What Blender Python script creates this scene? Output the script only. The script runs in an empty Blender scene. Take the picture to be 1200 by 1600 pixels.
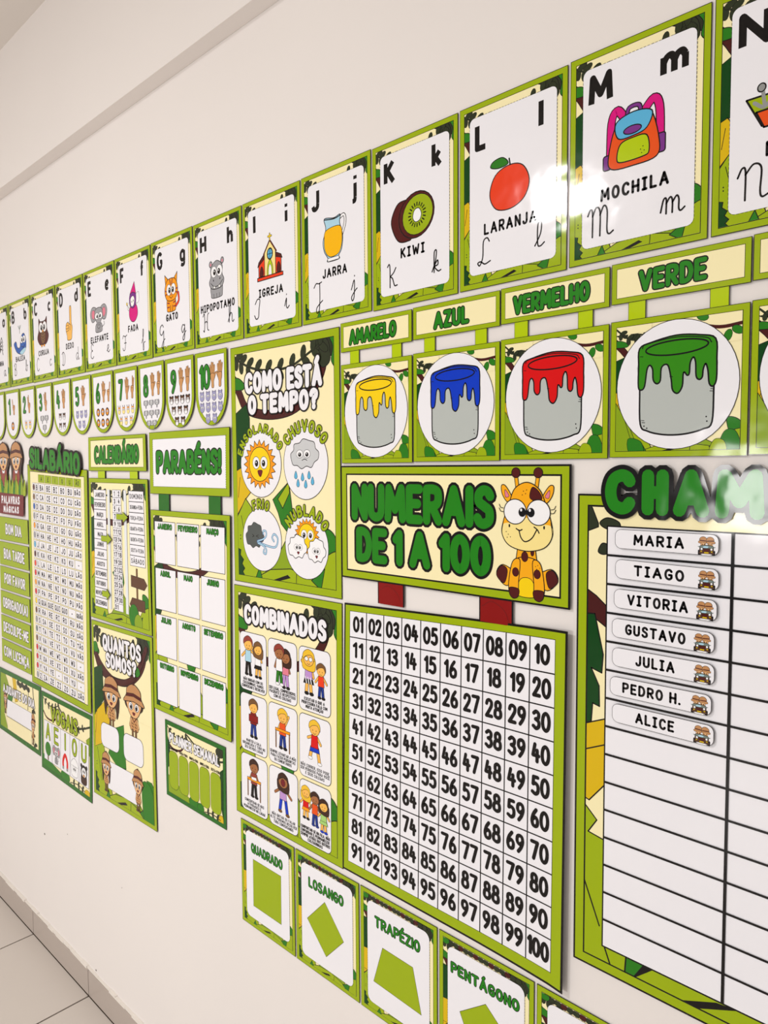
import bpy, math, random
from mathutils import Matrix, Vector
R = math.radians
sc = bpy.context.scene
COL = sc.collection

# ------------------------------------------------------------------ camera
# x runs along the poster wall, y points into it (wall plane y = 0), z = 0 is the top of the alphabet row
YAW, PITCH, ROLL, FPX = 0.764514, -0.0622568, -0.0063255, 1139.7555
CAM = Vector((3.0147, -0.99099, -0.5858))
fwd = Vector((-math.sin(YAW) * math.cos(PITCH), math.cos(YAW) * math.cos(PITCH), math.sin(PITCH)))
rt = Vector((math.cos(YAW), math.sin(YAW), 0)); up = rt.cross(fwd)
rt, up = (math.cos(ROLL) * rt + math.sin(ROLL) * up, -math.sin(ROLL) * rt + math.cos(ROLL) * up)
cam = bpy.data.cameras.new('camera'); co = bpy.data.objects.new('camera', cam); COL.objects.link(co)
M = Matrix.Identity(4)
for i in range(3):
    M[i][0], M[i][1], M[i][2], M[i][3] = rt[i], up[i], -fwd[i], CAM[i]
co.matrix_world = M
cam.sensor_fit = 'VERTICAL'; cam.sensor_height = 32.0; cam.lens = FPX * 32.0 / 1600.0
cam.clip_start = 0.02; cam.clip_end = 60
sc.camera = co

# ------------------------------------------------------------------ light
world = bpy.data.worlds.new('world'); sc.world = world; world.use_nodes = True
bg = world.node_tree.nodes['Background']
bg.inputs[0].default_value = (1.0, 0.985, 0.975, 1); bg.inputs[1].default_value = 0.5

def lamp(name, loc, power, size, col=(1, 0.985, 0.98)):
    l = bpy.data.lights.new(name, 'AREA'); l.shape = 'DISK'; l.size = size; l.energy = power; l.color = col
    o = bpy.data.objects.new(name, l); o.location = loc; COL.objects.link(o); return o
lamp('ceiling_lamp', (1.02, -2.5, 0.80), 56, 0.33)
wl = bpy.data.lights.new('window_daylight', 'AREA'); wl.shape = 'RECTANGLE'; wl.size = 0.95; wl.size_y = 0.8; wl.energy = 80; wl.color = (1, 0.98, 0.96)
wo = bpy.data.objects.new('window_daylight', wl); wo.location = (0.98, -6.1, -0.80); wo.rotation_euler = (R(90), 0, 0); COL.objects.link(wo)

vs = sc.view_settings
vs.view_transform = 'Standard'; vs.look = 'None'; vs.exposure = -0.02; vs.gamma = 1.0; vs.use_curve_mapping = False

# ------------------------------------------------------------------ materials
def lin(c):
    return tuple((v / 255 / 12.92) if v / 255 <= 0.04045 else ((v / 255 + 0.055) / 1.055) ** 2.4 for v in c)
PAL = dict(
    o=(160, 182, 4), lime=(184, 208, 0), cr=(254, 243, 192), w=(245, 244, 249), k=(16, 12, 12), dv=(44, 52, 32),
    lf=(40, 125, 22), dg=(0, 66, 14), tg=(32, 132, 20), bg=(36, 110, 30), y=(224, 186, 10), br=(74, 22, 20), ol=(140, 168, 20),
    red=(222, 8, 10), blue=(6, 58, 200), yel=(252, 214, 10), grn=(52, 140, 10), can=(188, 194, 190), dred=(140, 14, 12), maroon=(118, 26, 34),
    gy=(160, 160, 164), dgy=(84, 90, 88), lg=(206, 208, 210), or_=(250, 158, 10), or2=(236, 84, 20), pk=(232, 130, 150), mag=(222, 10, 130),
    pur=(124, 50, 140), sky=(92, 182, 224), tan=(208, 152, 96), skin=(238, 184, 128), sk2=(168, 108, 66), sk3=(250, 190, 90), bl=(20, 90, 180),
    kw=(84, 22, 20), kg=(158, 180, 10), wd=(122, 84, 48), hair=(62, 34, 24), yh=(244, 196, 50), lil=(196, 150, 214), nav=(20, 52, 140),
    lb=(176, 218, 236), juice=(255, 190, 0), ora=(240, 64, 24), lav=(162, 160, 200), br2=(96, 62, 40), str_=(232, 236, 238), gir=(252, 176, 20), gl=(253, 232, 150),
    tooth=(255, 255, 250), hat=(196, 142, 92), wht=(250, 250, 252), mg=(122, 136, 130), cap=(150, 60, 50), lgr=(170, 214, 120), sh=(150, 152, 150))
MATS = {}
def mat(c, crinkle=0):
    if (c, crinkle) in MATS: return MATS[c, crinkle]
    m = bpy.data.materials.new('print_' + c); m.use_nodes = True
    n = m.node_tree.nodes; L = m.node_tree.links; b = n['Principled BSDF']
    b.inputs['Base Color'].default_value = (*lin(PAL[c]), 1)
    b.inputs['Roughness'].default_value = 0.09
    b.inputs['Specular IOR Level'].default_value = 0.25
    tc = n.new('ShaderNodeTexCoord'); ns = n.new('ShaderNodeTexNoise'); bp = n.new('ShaderNodeBump')
    ns.inputs['Scale'].default_value = 16; ns.inputs['Detail'].default_value = 1.5
    bp.inputs['Strength'].default_value = (0.12, 0.4, 0.22)[crinkle]; bp.inputs['Distance'].default_value = 0.006
    L.new(tc.outputs['Object'], ns.inputs['Vector']); L.new(ns.outputs['Fac'], bp.inputs['Height']); L.new(bp.outputs['Normal'], b.inputs['Normal'])
    MATS[c, crinkle] = m; return m

def plaster(name, col, scale=9, strength=0.25, dist=0.004, rough=0.75):
    m = bpy.data.materials.new(name); m.use_nodes = True
    n = m.node_tree.nodes; L = m.node_tree.links; b = n['Principled BSDF']
    b.inputs['Roughness'].default_value = rough; b.inputs['Specular IOR Level'].default_value = 0.2
    tc = n.new('ShaderNodeTexCoord'); ns = n.new('ShaderNodeTexNoise'); ns.inputs['Scale'].default_value = scale; ns.inputs['Detail'].default_value = 6
    mx = n.new('ShaderNodeMix'); mx.data_type = 'RGBA'
    a = lin(col); mx.inputs[6].default_value = (*[v * 0.965 for v in a], 1); mx.inputs[7].default_value = (*[min(1, v * 1.02) for v in a], 1)
    n2 = n.new('ShaderNodeTexNoise'); n2.inputs['Scale'].default_value = 1.7; n2.inputs['Detail'].default_value = 3
    L.new(tc.outputs['Object'], ns.inputs['Vector']); L.new(tc.outputs['Object'], n2.inputs['Vector'])
    L.new(n2.outputs['Fac'], mx.inputs[0]); L.new(mx.outputs[2], b.inputs['Base Color'])
    bp = n.new('ShaderNodeBump'); bp.inputs['Strength'].default_value = strength; bp.inputs['Distance'].default_value = dist
    L.new(ns.outputs['Fac'], bp.inputs['Height']); L.new(bp.outputs['Normal'], b.inputs['Normal'])
    return m
WALLM = plaster('painted_plaster', (239, 233, 229))
CEILM = plaster('ceiling_paint', (234, 228, 222), 14, 0.1)
TILEM = plaster('floor_tile', (214, 206, 198), 30, 0.03, 0.002, 0.3)
GROUTM = plaster('grout', (84, 68, 58), 60, 0.2)
BASEM = plaster('baseboard_tile', (184, 172, 163), 30, 0.03, 0.002, 0.25)
CAULKM = plaster('caulk', (236, 230, 222), 60, 0.6)
SPECK = plaster('speck_dirt', (96, 84, 74), 60, 0.2)

# ------------------------------------------------------------------ room
def boxes(name, bl, mats, kind='structure'):
    vs_, fs, mi = [], [], []
    for (x0, y0, z0, x1, y1, z1, k) in bl:
        b = len(vs_)
        vs_ += [(x, y, z) for x in (x0, x1) for y in (y0, y1) for z in (z0, z1)]
        for f in ((0, 1, 3, 2), (4, 6, 7, 5), (0, 4, 5, 1), (2, 3, 7, 6), (0, 2, 6, 4), (1, 5, 7, 3)):
            fs.append([b + i for i in f]); mi.append(k)
    me = bpy.data.meshes.new(name); me.from_pydata(vs_, [], fs)
    for m in mats: me.materials.append(m)
    me.polygons.foreach_set('material_index', mi); me.update()
    o = bpy.data.objects.new(name, me); COL.objects.link(o)
    if kind: o['kind'] = kind
    return o
XL, XR, YF, ZF, ZC, ZB = -2.6, 4.6, -6.2, -2.324, 0.82, 0.38
boxes('wall_back', [(XL, 0, ZF, XR, 0.12, ZC, 0)], [WALLM])
boxes('trim_1', [(XL, -0.04, ZB, XR, -0.0005, ZC, 0)], [WALLM])
boxes('ceiling', [(XL, YF, ZC, XR, 0.12, ZC + 0.1, 0)], [CEILM])
boxes('wall_left', [(XL - 0.12, YF, ZF, XL, 0.12, ZC, 0)], [WALLM])
T = 0.4675; fl = [(XL, YF, ZF - 0.1, XR, 0.12, ZF - 0.0025, 1)]
x = 0.242 - 7 * T
while x < XR:
    y = -0.008
    while y > YF:
        fl.append((max(x + 0.003, XL), max(y - T + 0.003, YF), ZF - 0.02, min(x + T - 0.003, XR), y - 0.003, ZF, 0)); y -= T
    x += T
boxes('floor', fl, [TILEM, GROUTM])
bb = [(XL, -0.006, ZF - 0.01, XR, -0.0003, ZF + 0.086, 1)]
x = 0.242 - 7 * T
while x < XR:
    bb.append((max(x + 0.0016, XL), -0.0095, ZF + 0.003, min(x + T - 0.0016, XR), -0.0015, ZF + 0.088, 0)); x += T
rnd = random.Random(4)
x = XL
while x < XR:                                                     # rough plaster bead along the top of the tiles
    w = rnd.uniform(0.02, 0.07); h = rnd.uniform(0.003, 0.008)
    bb.append((x, -0.0098 + rnd.uniform(0, 0.004), ZF + 0.0875, x + w, -0.0002, ZF + 0.0885 + h, 2)); x += w
boxes('baseboard_back', bb, [BASEM, GROUTM, CAULKM])

# ------------------------------------------------------------------ lettering: every glyph is a set of pen strokes on a cap height of 1
GL = {
'A': '0,0 .33,1 .66,0|.14,.34 .52,.34', 'B': '0,0 0,1|~0,1 .28,1 .45,.9 .45,.65 .28,.54 0,.53|~0,.53 .32,.52 .52,.4 .52,.12 .32,0 0,0',
'C': '~.55,.83 .46,.96 .3,1 .1,.86 .02,.5 .1,.14 .3,0 .46,.04 .55,.17', 'D': '0,0 0,1|~0,1 .22,1 .44,.88 .55,.5 .44,.12 .22,0 0,0',
'E': '.48,1 0,1 0,0 .48,0|0,.52 .4,.52', 'F': '.48,1 0,1 0,0|0,.5 .4,.5', 'G': '~.55,.83 .46,.96 .3,1 .1,.86 .02,.5 .1,.14 .3,0 .46,.05 .56,.2|.56,.18 .56,.45 .34,.45',
'H': '0,0 0,1|.54,0 .54,1|0,.5 .54,.5', 'I': '0,0 0,1', 'J': '.42,1 .42,.3|~.42,.3 .38,.1 .22,0 .06,.04 0,.2', 'K': '0,0 0,1|.5,1 .02,.45|.14,.58 .54,0',
'L': '0,1 0,0 .46,0', 'M': '0,0 .05,1 .36,.3 .67,1 .72,0', 'N': '0,0 0,1 .54,0 .54,1', 'O': 'o.3,1 .1,.87 .01,.5 .1,.13 .3,0 .5,.13 .59,.5 .5,.87',
'P': '0,0 0,1|~0,1 .3,1 .5,.9 .5,.58 .3,.46 0,.45', 'Q': 'o.3,1 .1,.87 .01,.5 .1,.13 .3,0 .5,.13 .59,.5 .5,.87|.38,.25 .6,-.06',
'R': '0,0 0,1|~0,1 .3,1 .5,.9 .5,.6 .3,.47 0,.46|.24,.46 .53,0', 'S': '~.5,.84 .4,.97 .22,1 .06,.88 .06,.66 .26,.53 .46,.39 .47,.12 .28,0 .1,.03 0,.16',
'T': '0,1 .6,1|.3,1 .3,0', 'U': '0,1 0,.32|~0,.32 .05,.1 .27,0 .49,.1 .54,.32|.54,.32 .54,1', 'V': '0,1 .3,0 .6,1', 'W': '0,1 .18,0 .4,.7 .62,0 .8,1',
'X': '0,1 .54,0|.54,1 0,0', 'Y': '0,1 .28,.48 .56,1|.28,.48 .28,0', 'Z': '0,1 .5,1 0,0 .52,0',
'0': 'o.27,1 .07,.85 0,.5 .07,.15 .27,0 .47,.15 .54,.5 .47,.85', '1': '.02,.8 .2,1 .2,0', '2': '~.03,.76 .1,.94 .27,1 .45,.9 .46,.66 .3,.38 .03,0|.03,0 .5,0',
'3': '~.04,.88 .24,1 .45,.88 .42,.63 .2,.54|~.2,.54 .46,.42 .48,.15 .26,0 .02,.12', '4': '.16,1 0,.34 .5,.34|.36,.66 .36,0',
'5': '.46,1 .1,1 .07,.57|~.07,.57 .28,.63 .48,.48 .48,.15 .27,0 .02,.1', '6': '~.36,1 .14,.7 .03,.35 .1,.07 .28,0 .46,.1 .48,.38 .3,.54 .06,.38',
'7': '0,1 .5,1 .18,0', '8': 'o.27,1 .09,.9 .09,.65 .27,.54 .45,.65 .45,.9|o.27,.54 .05,.43 .03,.12 .27,0 .51,.12 .49,.43',
'9': '~.12,0 .34,.3 .46,.65 .4,.93 .22,1 .04,.9 .02,.62 .2,.47 .44,.62', '?': '~.02,.8 .12,.96 .28,1 .46,.88 .44,.66 .26,.5 .25,.3|.25,.02 .25,0',
'!': '.06,1 .06,.34|.06,.02 .06,0', '-': '0,.45 .3,.45', '.': '0,.02 0,0', ',': '.06,.02 0,-.14', '(': '~.16,1.05 .03,.75 0,.5 .03,.25 .16,-.05', ')': '~0,1.05 .13,.75 .16,.5 .13,.25 0,-.05',
'i': '0,1 .32,1|.16,1 .16,0|0,0 .32,0',                       # capital I with bars
}
for a, (b_, acc) in {'Á': ('A', '.26,1.2 .42,1.42'), 'É': ('E', '.18,1.2 .34,1.42'), 'Ê': ('E', '.08,1.18 .24,1.36 .4,1.18'), 'Ã': ('A', '~.16,1.2 .26,1.32 .4,1.2 .5,1.32'),
                     'Ç': ('C', '~.3,0 .3,-.1 .38,-.2 .24,-.28')}.items(): GL[a] = GL[b_] + '|' + acc
GLS = {**GL, 'I': GL['i']}                                      # the rounder school alphabet
# lower-case print letters
LOW = {'a': 'o.25,.62 .05,.5 .02,.3 .06,.1 .25,0 .43,.12 .46,.32 .42,.52|.47,.62 .47,0', 'b': '0,1 0,0|o.24,.62 .05,.5 .02,.3 .06,.1 .24,0 .42,.12 .46,.32 .42,.52',
'c': '~.42,.5 .26,.62 .06,.5 .02,.3 .06,.1 .26,0 .42,.1', 'd': 'o.25,.62 .05,.5 .02,.3 .06,.1 .25,0 .43,.12 .46,.32 .42,.52|.47,1 .47,0', 'e': '.04,.32 .45,.32|~.45,.34 .4,.55 .25,.62 .06,.5 .02,.3 .06,.1 .26,0 .44,.1',
'f': '~.4,.98 .24,.96 .18,.78|.18,.8 .18,0|.02,.62 .38,.62', 'g': 'o.25,.62 .05,.5 .02,.3 .06,.1 .25,0 .43,.12 .46,.32 .42,.52|.47,.62 .47,-.1|~.47,-.1 .42,-.28 .22,-.33 .05,-.25',
'h': '0,1 0,0|~0,.36 .12,.58 .3,.62 .42,.46|.42,.48 .42,0', 'i': '0,.62 0,0|0,1 0,.82', 'j': '.2,.62 .2,-.1|~.2,-.1 .16,-.28 0,-.3|.2,1 .2,.82', 'k': '0,1 0,0|.36,.62 .03,.26|.13,.36 .4,0', 'l': '0,1 0,0',
'm': '0,.62 0,0|~0,.38 .1,.58 .24,.62 .34,.46|.34,.5 .34,0|~.34,.38 .44,.58 .58,.62 .68,.46|.68,.5 .68,0', 'n': '0,.62 0,0|~0,.36 .12,.58 .3,.62 .42,.46|.42,.48 .42,0'}
CURU = {'A': '~0,0 .2,.5 .42,1 .48,.5 .5,0 .62,.06|~.1,.35 .3,.42 .5,.35', 'B': '~.15,0 .14,.6 .12,.95|~0,.82 .2,1 .46,.92 .4,.62 .18,.53 .46,.42 .5,.15 .3,0 .08,.08', 'C': '~.5,.85 .4,1 .2,.9 .06,.5 .14,.1 .35,0 .55,.14',
'D': '~.2,.95 .2,.3 .14,.02|~0,.85 .25,1 .5,.78 .54,.4 .4,.06 .16,0 .02,.08', 'E': '~.48,.88 .35,1 .16,.9 .18,.62 .36,.53 .14,.46 .05,.22 .16,.03 .36,0 .52,.12', 'F': '~0,.82 .12,1 .35,.92 .6,1|~.38,.93 .36,.3 .24,.03 .06,.05 0,.2|.22,.5 .5,.5',
'G': '~.5,.85 .36,1 .12,.86 .08,.52 .28,.38 .5,.6|~.52,.62 .5,-.1 .42,-.42 .26,-.36 .46,0 .66,.12', 'H': '~0,.85 .14,1 .17,.5 .12,0 .02,.06|~.6,1 .46,.85 .44,.15 .58,.02|~.16,.45 .3,.55 .45,.45',
'I': '~.1,.78 .28,1 .5,.95 .42,.5 .36,.08 .16,0 .02,.2', 'J': '~0,.8 .16,.98 .36,.95 .56,1|~.42,.97 .42,.2 .36,-.32 .2,-.42 .18,-.2 .42,0 .62,.12', 'K': '~0,.9 .1,1 .15,.8 .15,0|~.5,.8 .36,.6 .16,.46|~.16,.46 .3,.36 .42,.05 .58,.05',
'L': '~.55,.85 .44,1 .27,.88 .24,.3 .1,0 0,.1 .14,.14 .34,.02 .6,.1', 'M': '~0,.75 .1,.95 .18,.8 .18,0|~.18,.7 .32,.98 .46,.8 .46,0|~.46,.7 .6,.98 .72,.8 .72,.15 .8,0 .95,.08', 'N': '~0,.7 .12,.95 .22,.85 .22,0|~.22,.75 .45,1 .66,.85 .64,.2 .7,0 .88,.06'}
CURL = {'a': '~.45,.48 .25,.55 .06,.3 .2,0 .44,.32|~.46,.55 .45,.1 .54,0 .66,.1', 'b': '~0,.05 .2,.5 .25,.95 .13,.9 .14,.12 .3,0 .44,.26 .36,.5 .54,.46', 'c': '~.4,.45 .25,.55 .06,.3 .2,0 .46,.12', 'd': '~.42,.45 .25,.55 .06,.3 .2,0 .44,.32|~.46,1 .45,.1 .54,0 .66,.1',
'e': '~0,.1 .3,.35 .28,.55 .13,.45 .14,.1 .3,0 .5,.15', 'f': '~0,.05 .24,.5 .3,.95 .19,.88 .2,0 .2,-.45 .3,-.4 .3,0 .5,.1', 'g': '~.42,.48 .22,.55 .06,.3 .2,.04 .42,.32|~.45,.55 .42,-.25 .26,-.46 .2,-.28 .44,0 .6,.12', 'h': '~0,.05 .2,.5 .26,.95 .13,.88 .12,0|~.12,.28 .3,.55 .42,.42 .42,.1 .5,0 .62,.1',
'i': '~0,.15 .16,.55 .15,.12 .25,0 .4,.12|.17,.78 .17,.75', 'j': '~0,.1 .22,.55 .2,-.25 .08,-.46 .02,-.26 .28,.02 .42,.12|.24,.78 .24,.75', 'k': '~0,.05 .2,.5 .26,.95 .13,.88 .12,0|~.12,.28 .32,.52 .34,.32 .15,.25 .36,.03 .52,.06', 'l': '~0,.05 .26,.5 .3,.95 .14,.88 .13,.12 .25,0 .44,.12',
'm': '~0,.08 .1,.5 .2,.5 .2,0|~.2,.35 .34,.55 .42,.42 .42,0|~.42,.35 .57,.55 .65,.42 .65,.1 .72,0 .86,.1', 'n': '~0,.08 .1,.5 .2,.5 .2,0|~.2,.35 .36,.55 .45,.42 .45,.1 .53,0 .66,.1'}

def cat(pts, closed=False, n=5):
    """a smooth curve through the points"""
    P = [Vector(p) for p in pts]; N = len(P); out = []
    g = (lambda i: P[i % N]) if closed else (lambda i: P[0] * 2 - P[1] if i < 0 else (P[-1] * 2 - P[-2] if i >= N else P[i]))
    for i in range(N if closed else N - 1):
        a, b, c, d = g(i - 1), g(i), g(i + 1), g(i + 2)
        for k in range(n):
            t = k / n
            out.append(tuple(0.5 * (2 * b + (c - a) * t + (2 * a - 5 * b + 4 * c - d) * t * t + (3 * b - a - 3 * c + d) * t ** 3)))
    if not closed: out.append(tuple(P[-1]))
    return out
def nums(s): return [tuple(float(v) for v in q.split(',')) for q in s.split()]
GC = {}
def glyph(table, ch, n):
    k = (id(table), ch, n)
    if k not in GC:
        st = []
        for s in table[ch].split('|'):
            if s[0] == '~': st.append((cat(nums(s[1:]), False, n), False))
            elif s[0] == 'o': st.append((cat(nums(s[1:]), True, n), True))
            else: st.append((nums(s), False))
        xs = [p[0] for q, _ in st for p in q]
        GC[k] = (st, min(xs), max(xs))
    return GC[k]

EPS = 6e-6          # spacing of the printed layers, metres
def clip_half(poly, ax, lim, sign):
    out = []
    for i, a in enumerate(poly):
        b = poly[(i + 1) % len(poly)]; da = (a[ax] - lim) * sign; db = (b[ax] - lim) * sign
        if da >= 0: out.append(a)
        if (da >= 0) != (db >= 0):
            t = da / (da - db); out.append((a[0] + (b[0] - a[0]) * t, a[1] + (b[1] - a[1]) * t))
    return out

class Sheet:
    """one thing on the wall. Drawn in millimetres from its top left corner (u right, v down);
    quad = its four corners on the wall in metres (top left, top right, bottom right, bottom left)."""
    def __init__(s, name, label, category, quad, w, h, group=None, back=0.0015, thick=0.0008, out=None, cuts=()):
        s.name, s.label, s.category, s.quad, s.w, s.h, s.group = name, label, category, [Vector(q) for q in quad], w, h, group
        s.back, s.thick, s.out, s.cuts = back, thick, out, cuts
        s.lay = 0; s.parts = {}; s.order = []; s.T = (0, 0, 1, 1, 0); s.stack = []; s.clip = None; s.base = 0.0
        s.cur = None; s.sub0 = 0; s.crinkle = 0; s.eps = EPS
    def part(s, name, parent=None, label=None):
        k = (name, len(s.order)); s.parts[k] = dict(name=name, parent=parent, label=label, polys=[]); s.order.append(k); s.cur = k; return k
    def use(s, k): s.cur = k
    def push(s, ox, oy, sx=1, sy=None, rot=0):
        s.stack.append(s.T); s.T = (*s.tr((ox, oy)), s.T[2] * sx, s.T[3] * (sx if sy is None else sy), s.T[4] + R(rot))
    def pop(s): s.T = s.stack.pop()
    def tr(s, p):
        ox, oy, sx, sy, a = s.T; x, y = p[0] * sx, p[1] * sy
        if a: x, y = x * math.cos(a) - y * math.sin(a), x * math.sin(a) + y * math.cos(a)
        return (ox + x, oy + y)
    def sc(s): return (abs(s.T[2]) + abs(s.T[3])) / 2
    def raw(s, pts, c, thick=0, sub=0.0):
        if s.clip:
            x0, y0, x1, y1 = s.clip
            for ax, lim, sg in ((0, x0, 1), (0, x1, -1), (1, y0, 1), (1, y1, -1)):
                pts = clip_half(pts, ax, lim, sg)
                if len(pts) < 3: return
        ps = [pts]
        for ax, lim in s.cuts:
            ps = [q for p in ps for q in (clip_half(p, ax, lim, 1), clip_half(p, ax, lim, -1)) if len(q) > 2]
        for p in ps:
            q = [p[0]]
            for a in p[1:]:
                if abs(a[0] - q[-1][0]) + abs(a[1] - q[-1][1]) > 1e-4: q.append(a)
            if len(q) > 2 and abs(q[0][0] - q[-1][0]) + abs(q[0][1] - q[-1][1]) < 1e-4: q.pop()
            if len(q) > 2: s.parts[s.cur]['polys'].append((q, c, s.lay + sub, thick, s.base))
    def g(s, pts, c, lw=0, lc='k', thick=0):
        s.lay += 1; P = [s.tr(p) for p in pts]; s.raw(P, c, thick)
        if lw: s.lay += 1; s.stroke(P, lw * s.sc(), lc, True)
    def s_(s, pts, c, lw=0, lc='k', n=5, thick=0): s.g(cat(pts, True, n), c, lw, lc, thick)
    def e(s, cx, cy, rx, ry, c, lw=0, lc='k', n=24, thick=0, rot=0):
        a = R(rot); P = []
        for i in range(n):
            t = 2 * math.pi * i / n; x, y = rx * math.cos(t), ry * math.sin(t)
            P.append((cx + x * math.cos(a) - y * math.sin(a), cy + x * math.sin(a) + y * math.cos(a)))
        s.g(P, c, lw, lc, thick)
    def rr(s, x0, y0, x1, y1, r, n=5):
        if not r: return [(x0, y0), (x1, y0), (x1, y1), (x0, y1)]
        P = []
        for cx, cy, a0 in ((x1 - r, y0 + r, -90), (x1 - r, y1 - r, 0), (x0 + r, y1 - r, 90), (x0 + r, y0 + r, 180)):
            for i in range(n + 1):
                a = R(a0 + 90 * i / n); P.append((cx + r * math.cos(a), cy + r * math.sin(a)))
        return P
    def r(s, x0, y0, x1, y1, c, lw=0, rad=0, lc='k', thick=0): s.g(s.rr(x0, y0, x1, y1, rad), c, lw, lc, thick)
    def l(s, pts, w, c='k', closed=False, flat=False, smooth=False, n=5):
        if smooth: pts = cat(pts, closed, n)
        s.lay += 1; k = s.stroke([s.tr(p) for p in pts], w * s.sc(), c, closed, flat) or 8
        if c != 'k' or w > 3: s.lay += 0.3 * k
    def stroke(s, P, w, c, closed=False, flat=False, thick=0, caps=5):
        h = w / 2; Q = [P[0]]; step = 0 if c == 'k' and w < 4 else 0.3; nd = [s.sub0 + 6]    # coloured pieces never share a plane
        for p in P[1:]:
            if math.hypot(p[0] - Q[-1][0], p[1] - Q[-1][1]) > w * 0.03 + 1e-5: Q.append(p)
        if closed and len(Q) > 2 and math.hypot(Q[0][0] - Q[-1][0], Q[0][1] - Q[-1][1]) < w * 0.03 + 1e-5: Q.pop()
        n = len(Q)
        def disc(p):
            nd[0] += 1; s.raw([(p[0] + h * math.cos(i * math.pi / caps), p[1] + h * math.sin(i * math.pi / caps)) for i in range(2 * caps)], c, thick, step * nd[0])
        if n == 1: disc(Q[0]); return
        segs = n if closed else n - 1
        d = []
        for i in range(segs):
            a, b = Q[i], Q[(i + 1) % n]; L = math.hypot(b[0] - a[0], b[1] - a[1]); d.append(((b[0] - a[0]) / L, (b[1] - a[1]) / L))
        def off(i, k):                                        # offset corner at vertex i for segment k
            j0 = (i - 1) % segs if closed else i - 1; j1 = i % segs if closed else i
            nx, ny = -d[k][1], d[k][0]
            if j0 < 0 or (not closed and j1 >= segs): return nx * h, ny * h, True
            dot = d[j0][0] * d[j1][0] + d[j0][1] * d[j1][1]
            if dot < 0.72: return nx * h, ny * h, False
            mx, my = -d[j0][1] - d[j1][1], d[j0][0] + d[j1][0]; m = math.hypot(mx, my); f = h / (m / 2) / m
            return mx * f, my * f, True
        for k in range(segs):
            a, b = Q[k], Q[(k + 1) % n]; ax_, ay_, oka = off(k, k); bx_, by_, okb = off((k + 1) % n if closed else k + 1, k)
            s.raw([(a[0] - ax_, a[1] - ay_), (b[0] - bx_, b[1] - by_), (b[0] + bx_, b[1] + by_), (a[0] + ax_, a[1] + ay_)], c, thick, step * (s.sub0 + k % 6))
            if not oka: disc(a)
        if not closed and not flat: disc(Q[0]); disc(Q[-1])
        return nd[0] - s.sub0 + 1
    def t(s, txt, cx, cy, h, w, sw, c='k', ol=0, oc='k', table=None, gap=None, flat=False, n=4, arc=None, thick=0, olsh=(0, 0), skew=None):
        """pen-stroked lettering centred on (cx, cy): cap height h, line width w (None = natural), pen width sw, outline ol"""
        table = table or GL; H = h - sw; gap = sw * 0.35 + 0.1 * H if gap is None else gap
        items, x = [], 0
        for ch in txt:
            if ch == ' ': x += 0.34 * H + gap; continue
            st, a, b = glyph(table, ch, n)
            items.append((x - a * H, st, x + (b - a) * H / 2)); x += (b - a) * H + sw + gap
        W = x - gap - sw
        k = 1.0 if w is None else (w - sw) / max(W, 1e-6)
        if W < 1e-6: k = 1.0
        def build(width, col, dx=0, dy=0):
            top = 0
            for x0, st, xm in items:
                s.sub0 = 0
                for q, cl in st:
                    P = []
                    for p in q:
                        u, v = (x0 + p[0] * H - W / 2) * k, -(p[1] - 0.5) * H
                        if arc:
                            R_, a0 = arc; th = (xm - W / 2) * k / R_; uu = u - (xm - W / 2) * k
                            rx, ry = R_ * math.sin(th + a0), -R_ * math.cos(th + a0)
                            u, v = rx + uu * math.cos(th + a0) - v * math.sin(th + a0), ry + uu * math.sin(th + a0) + v * math.cos(th + a0)
                        if skew: v += skew * u
                        P.append(s.tr((cx + u + dx, cy + v + dy)))
                    s.sub0 += s.stroke(P, width, col, cl, flat, thick if col == oc and ol else 0) or 8; top = max(top, s.sub0)
            s.sub0 = 0
            if col != 'k' or width > 4: s.lay += 0.3 * top
        if ol: s.lay += 1; build((sw + 2 * ol) * s.sc(), oc, *olsh)
        s.lay += 1; build(sw * s.sc(), c)
    def lift(s, u, v):
        if not s.out: return 0
        if not s.cuts: return s.out(u, v)
        ax = s.cuts[0][0]; K = [-60] + [c[1] for c in s.cuts] + [900]; q = (u, v)[ax]     # straight between the fold lines
        for a, b in zip(K, K[1:]):
            if a <= q <= b: break
        t = (q - a) / (b - a); f = lambda k: s.out(k, v) if ax == 0 else s.out(u, k)
        return f(a) * (1 - t) + f(b) * t
    def at(s, u, v, depth):
        a, b = u / s.w, v / s.h; q = s.quad
        p = q[0] * (1 - a) * (1 - b) + q[1] * a * (1 - b) + q[2] * a * b + q[3] * (1 - a) * b
        o = s.lift(u, v)
        return (p.x, -(s.back + s.thick + depth + o), p.y)
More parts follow.
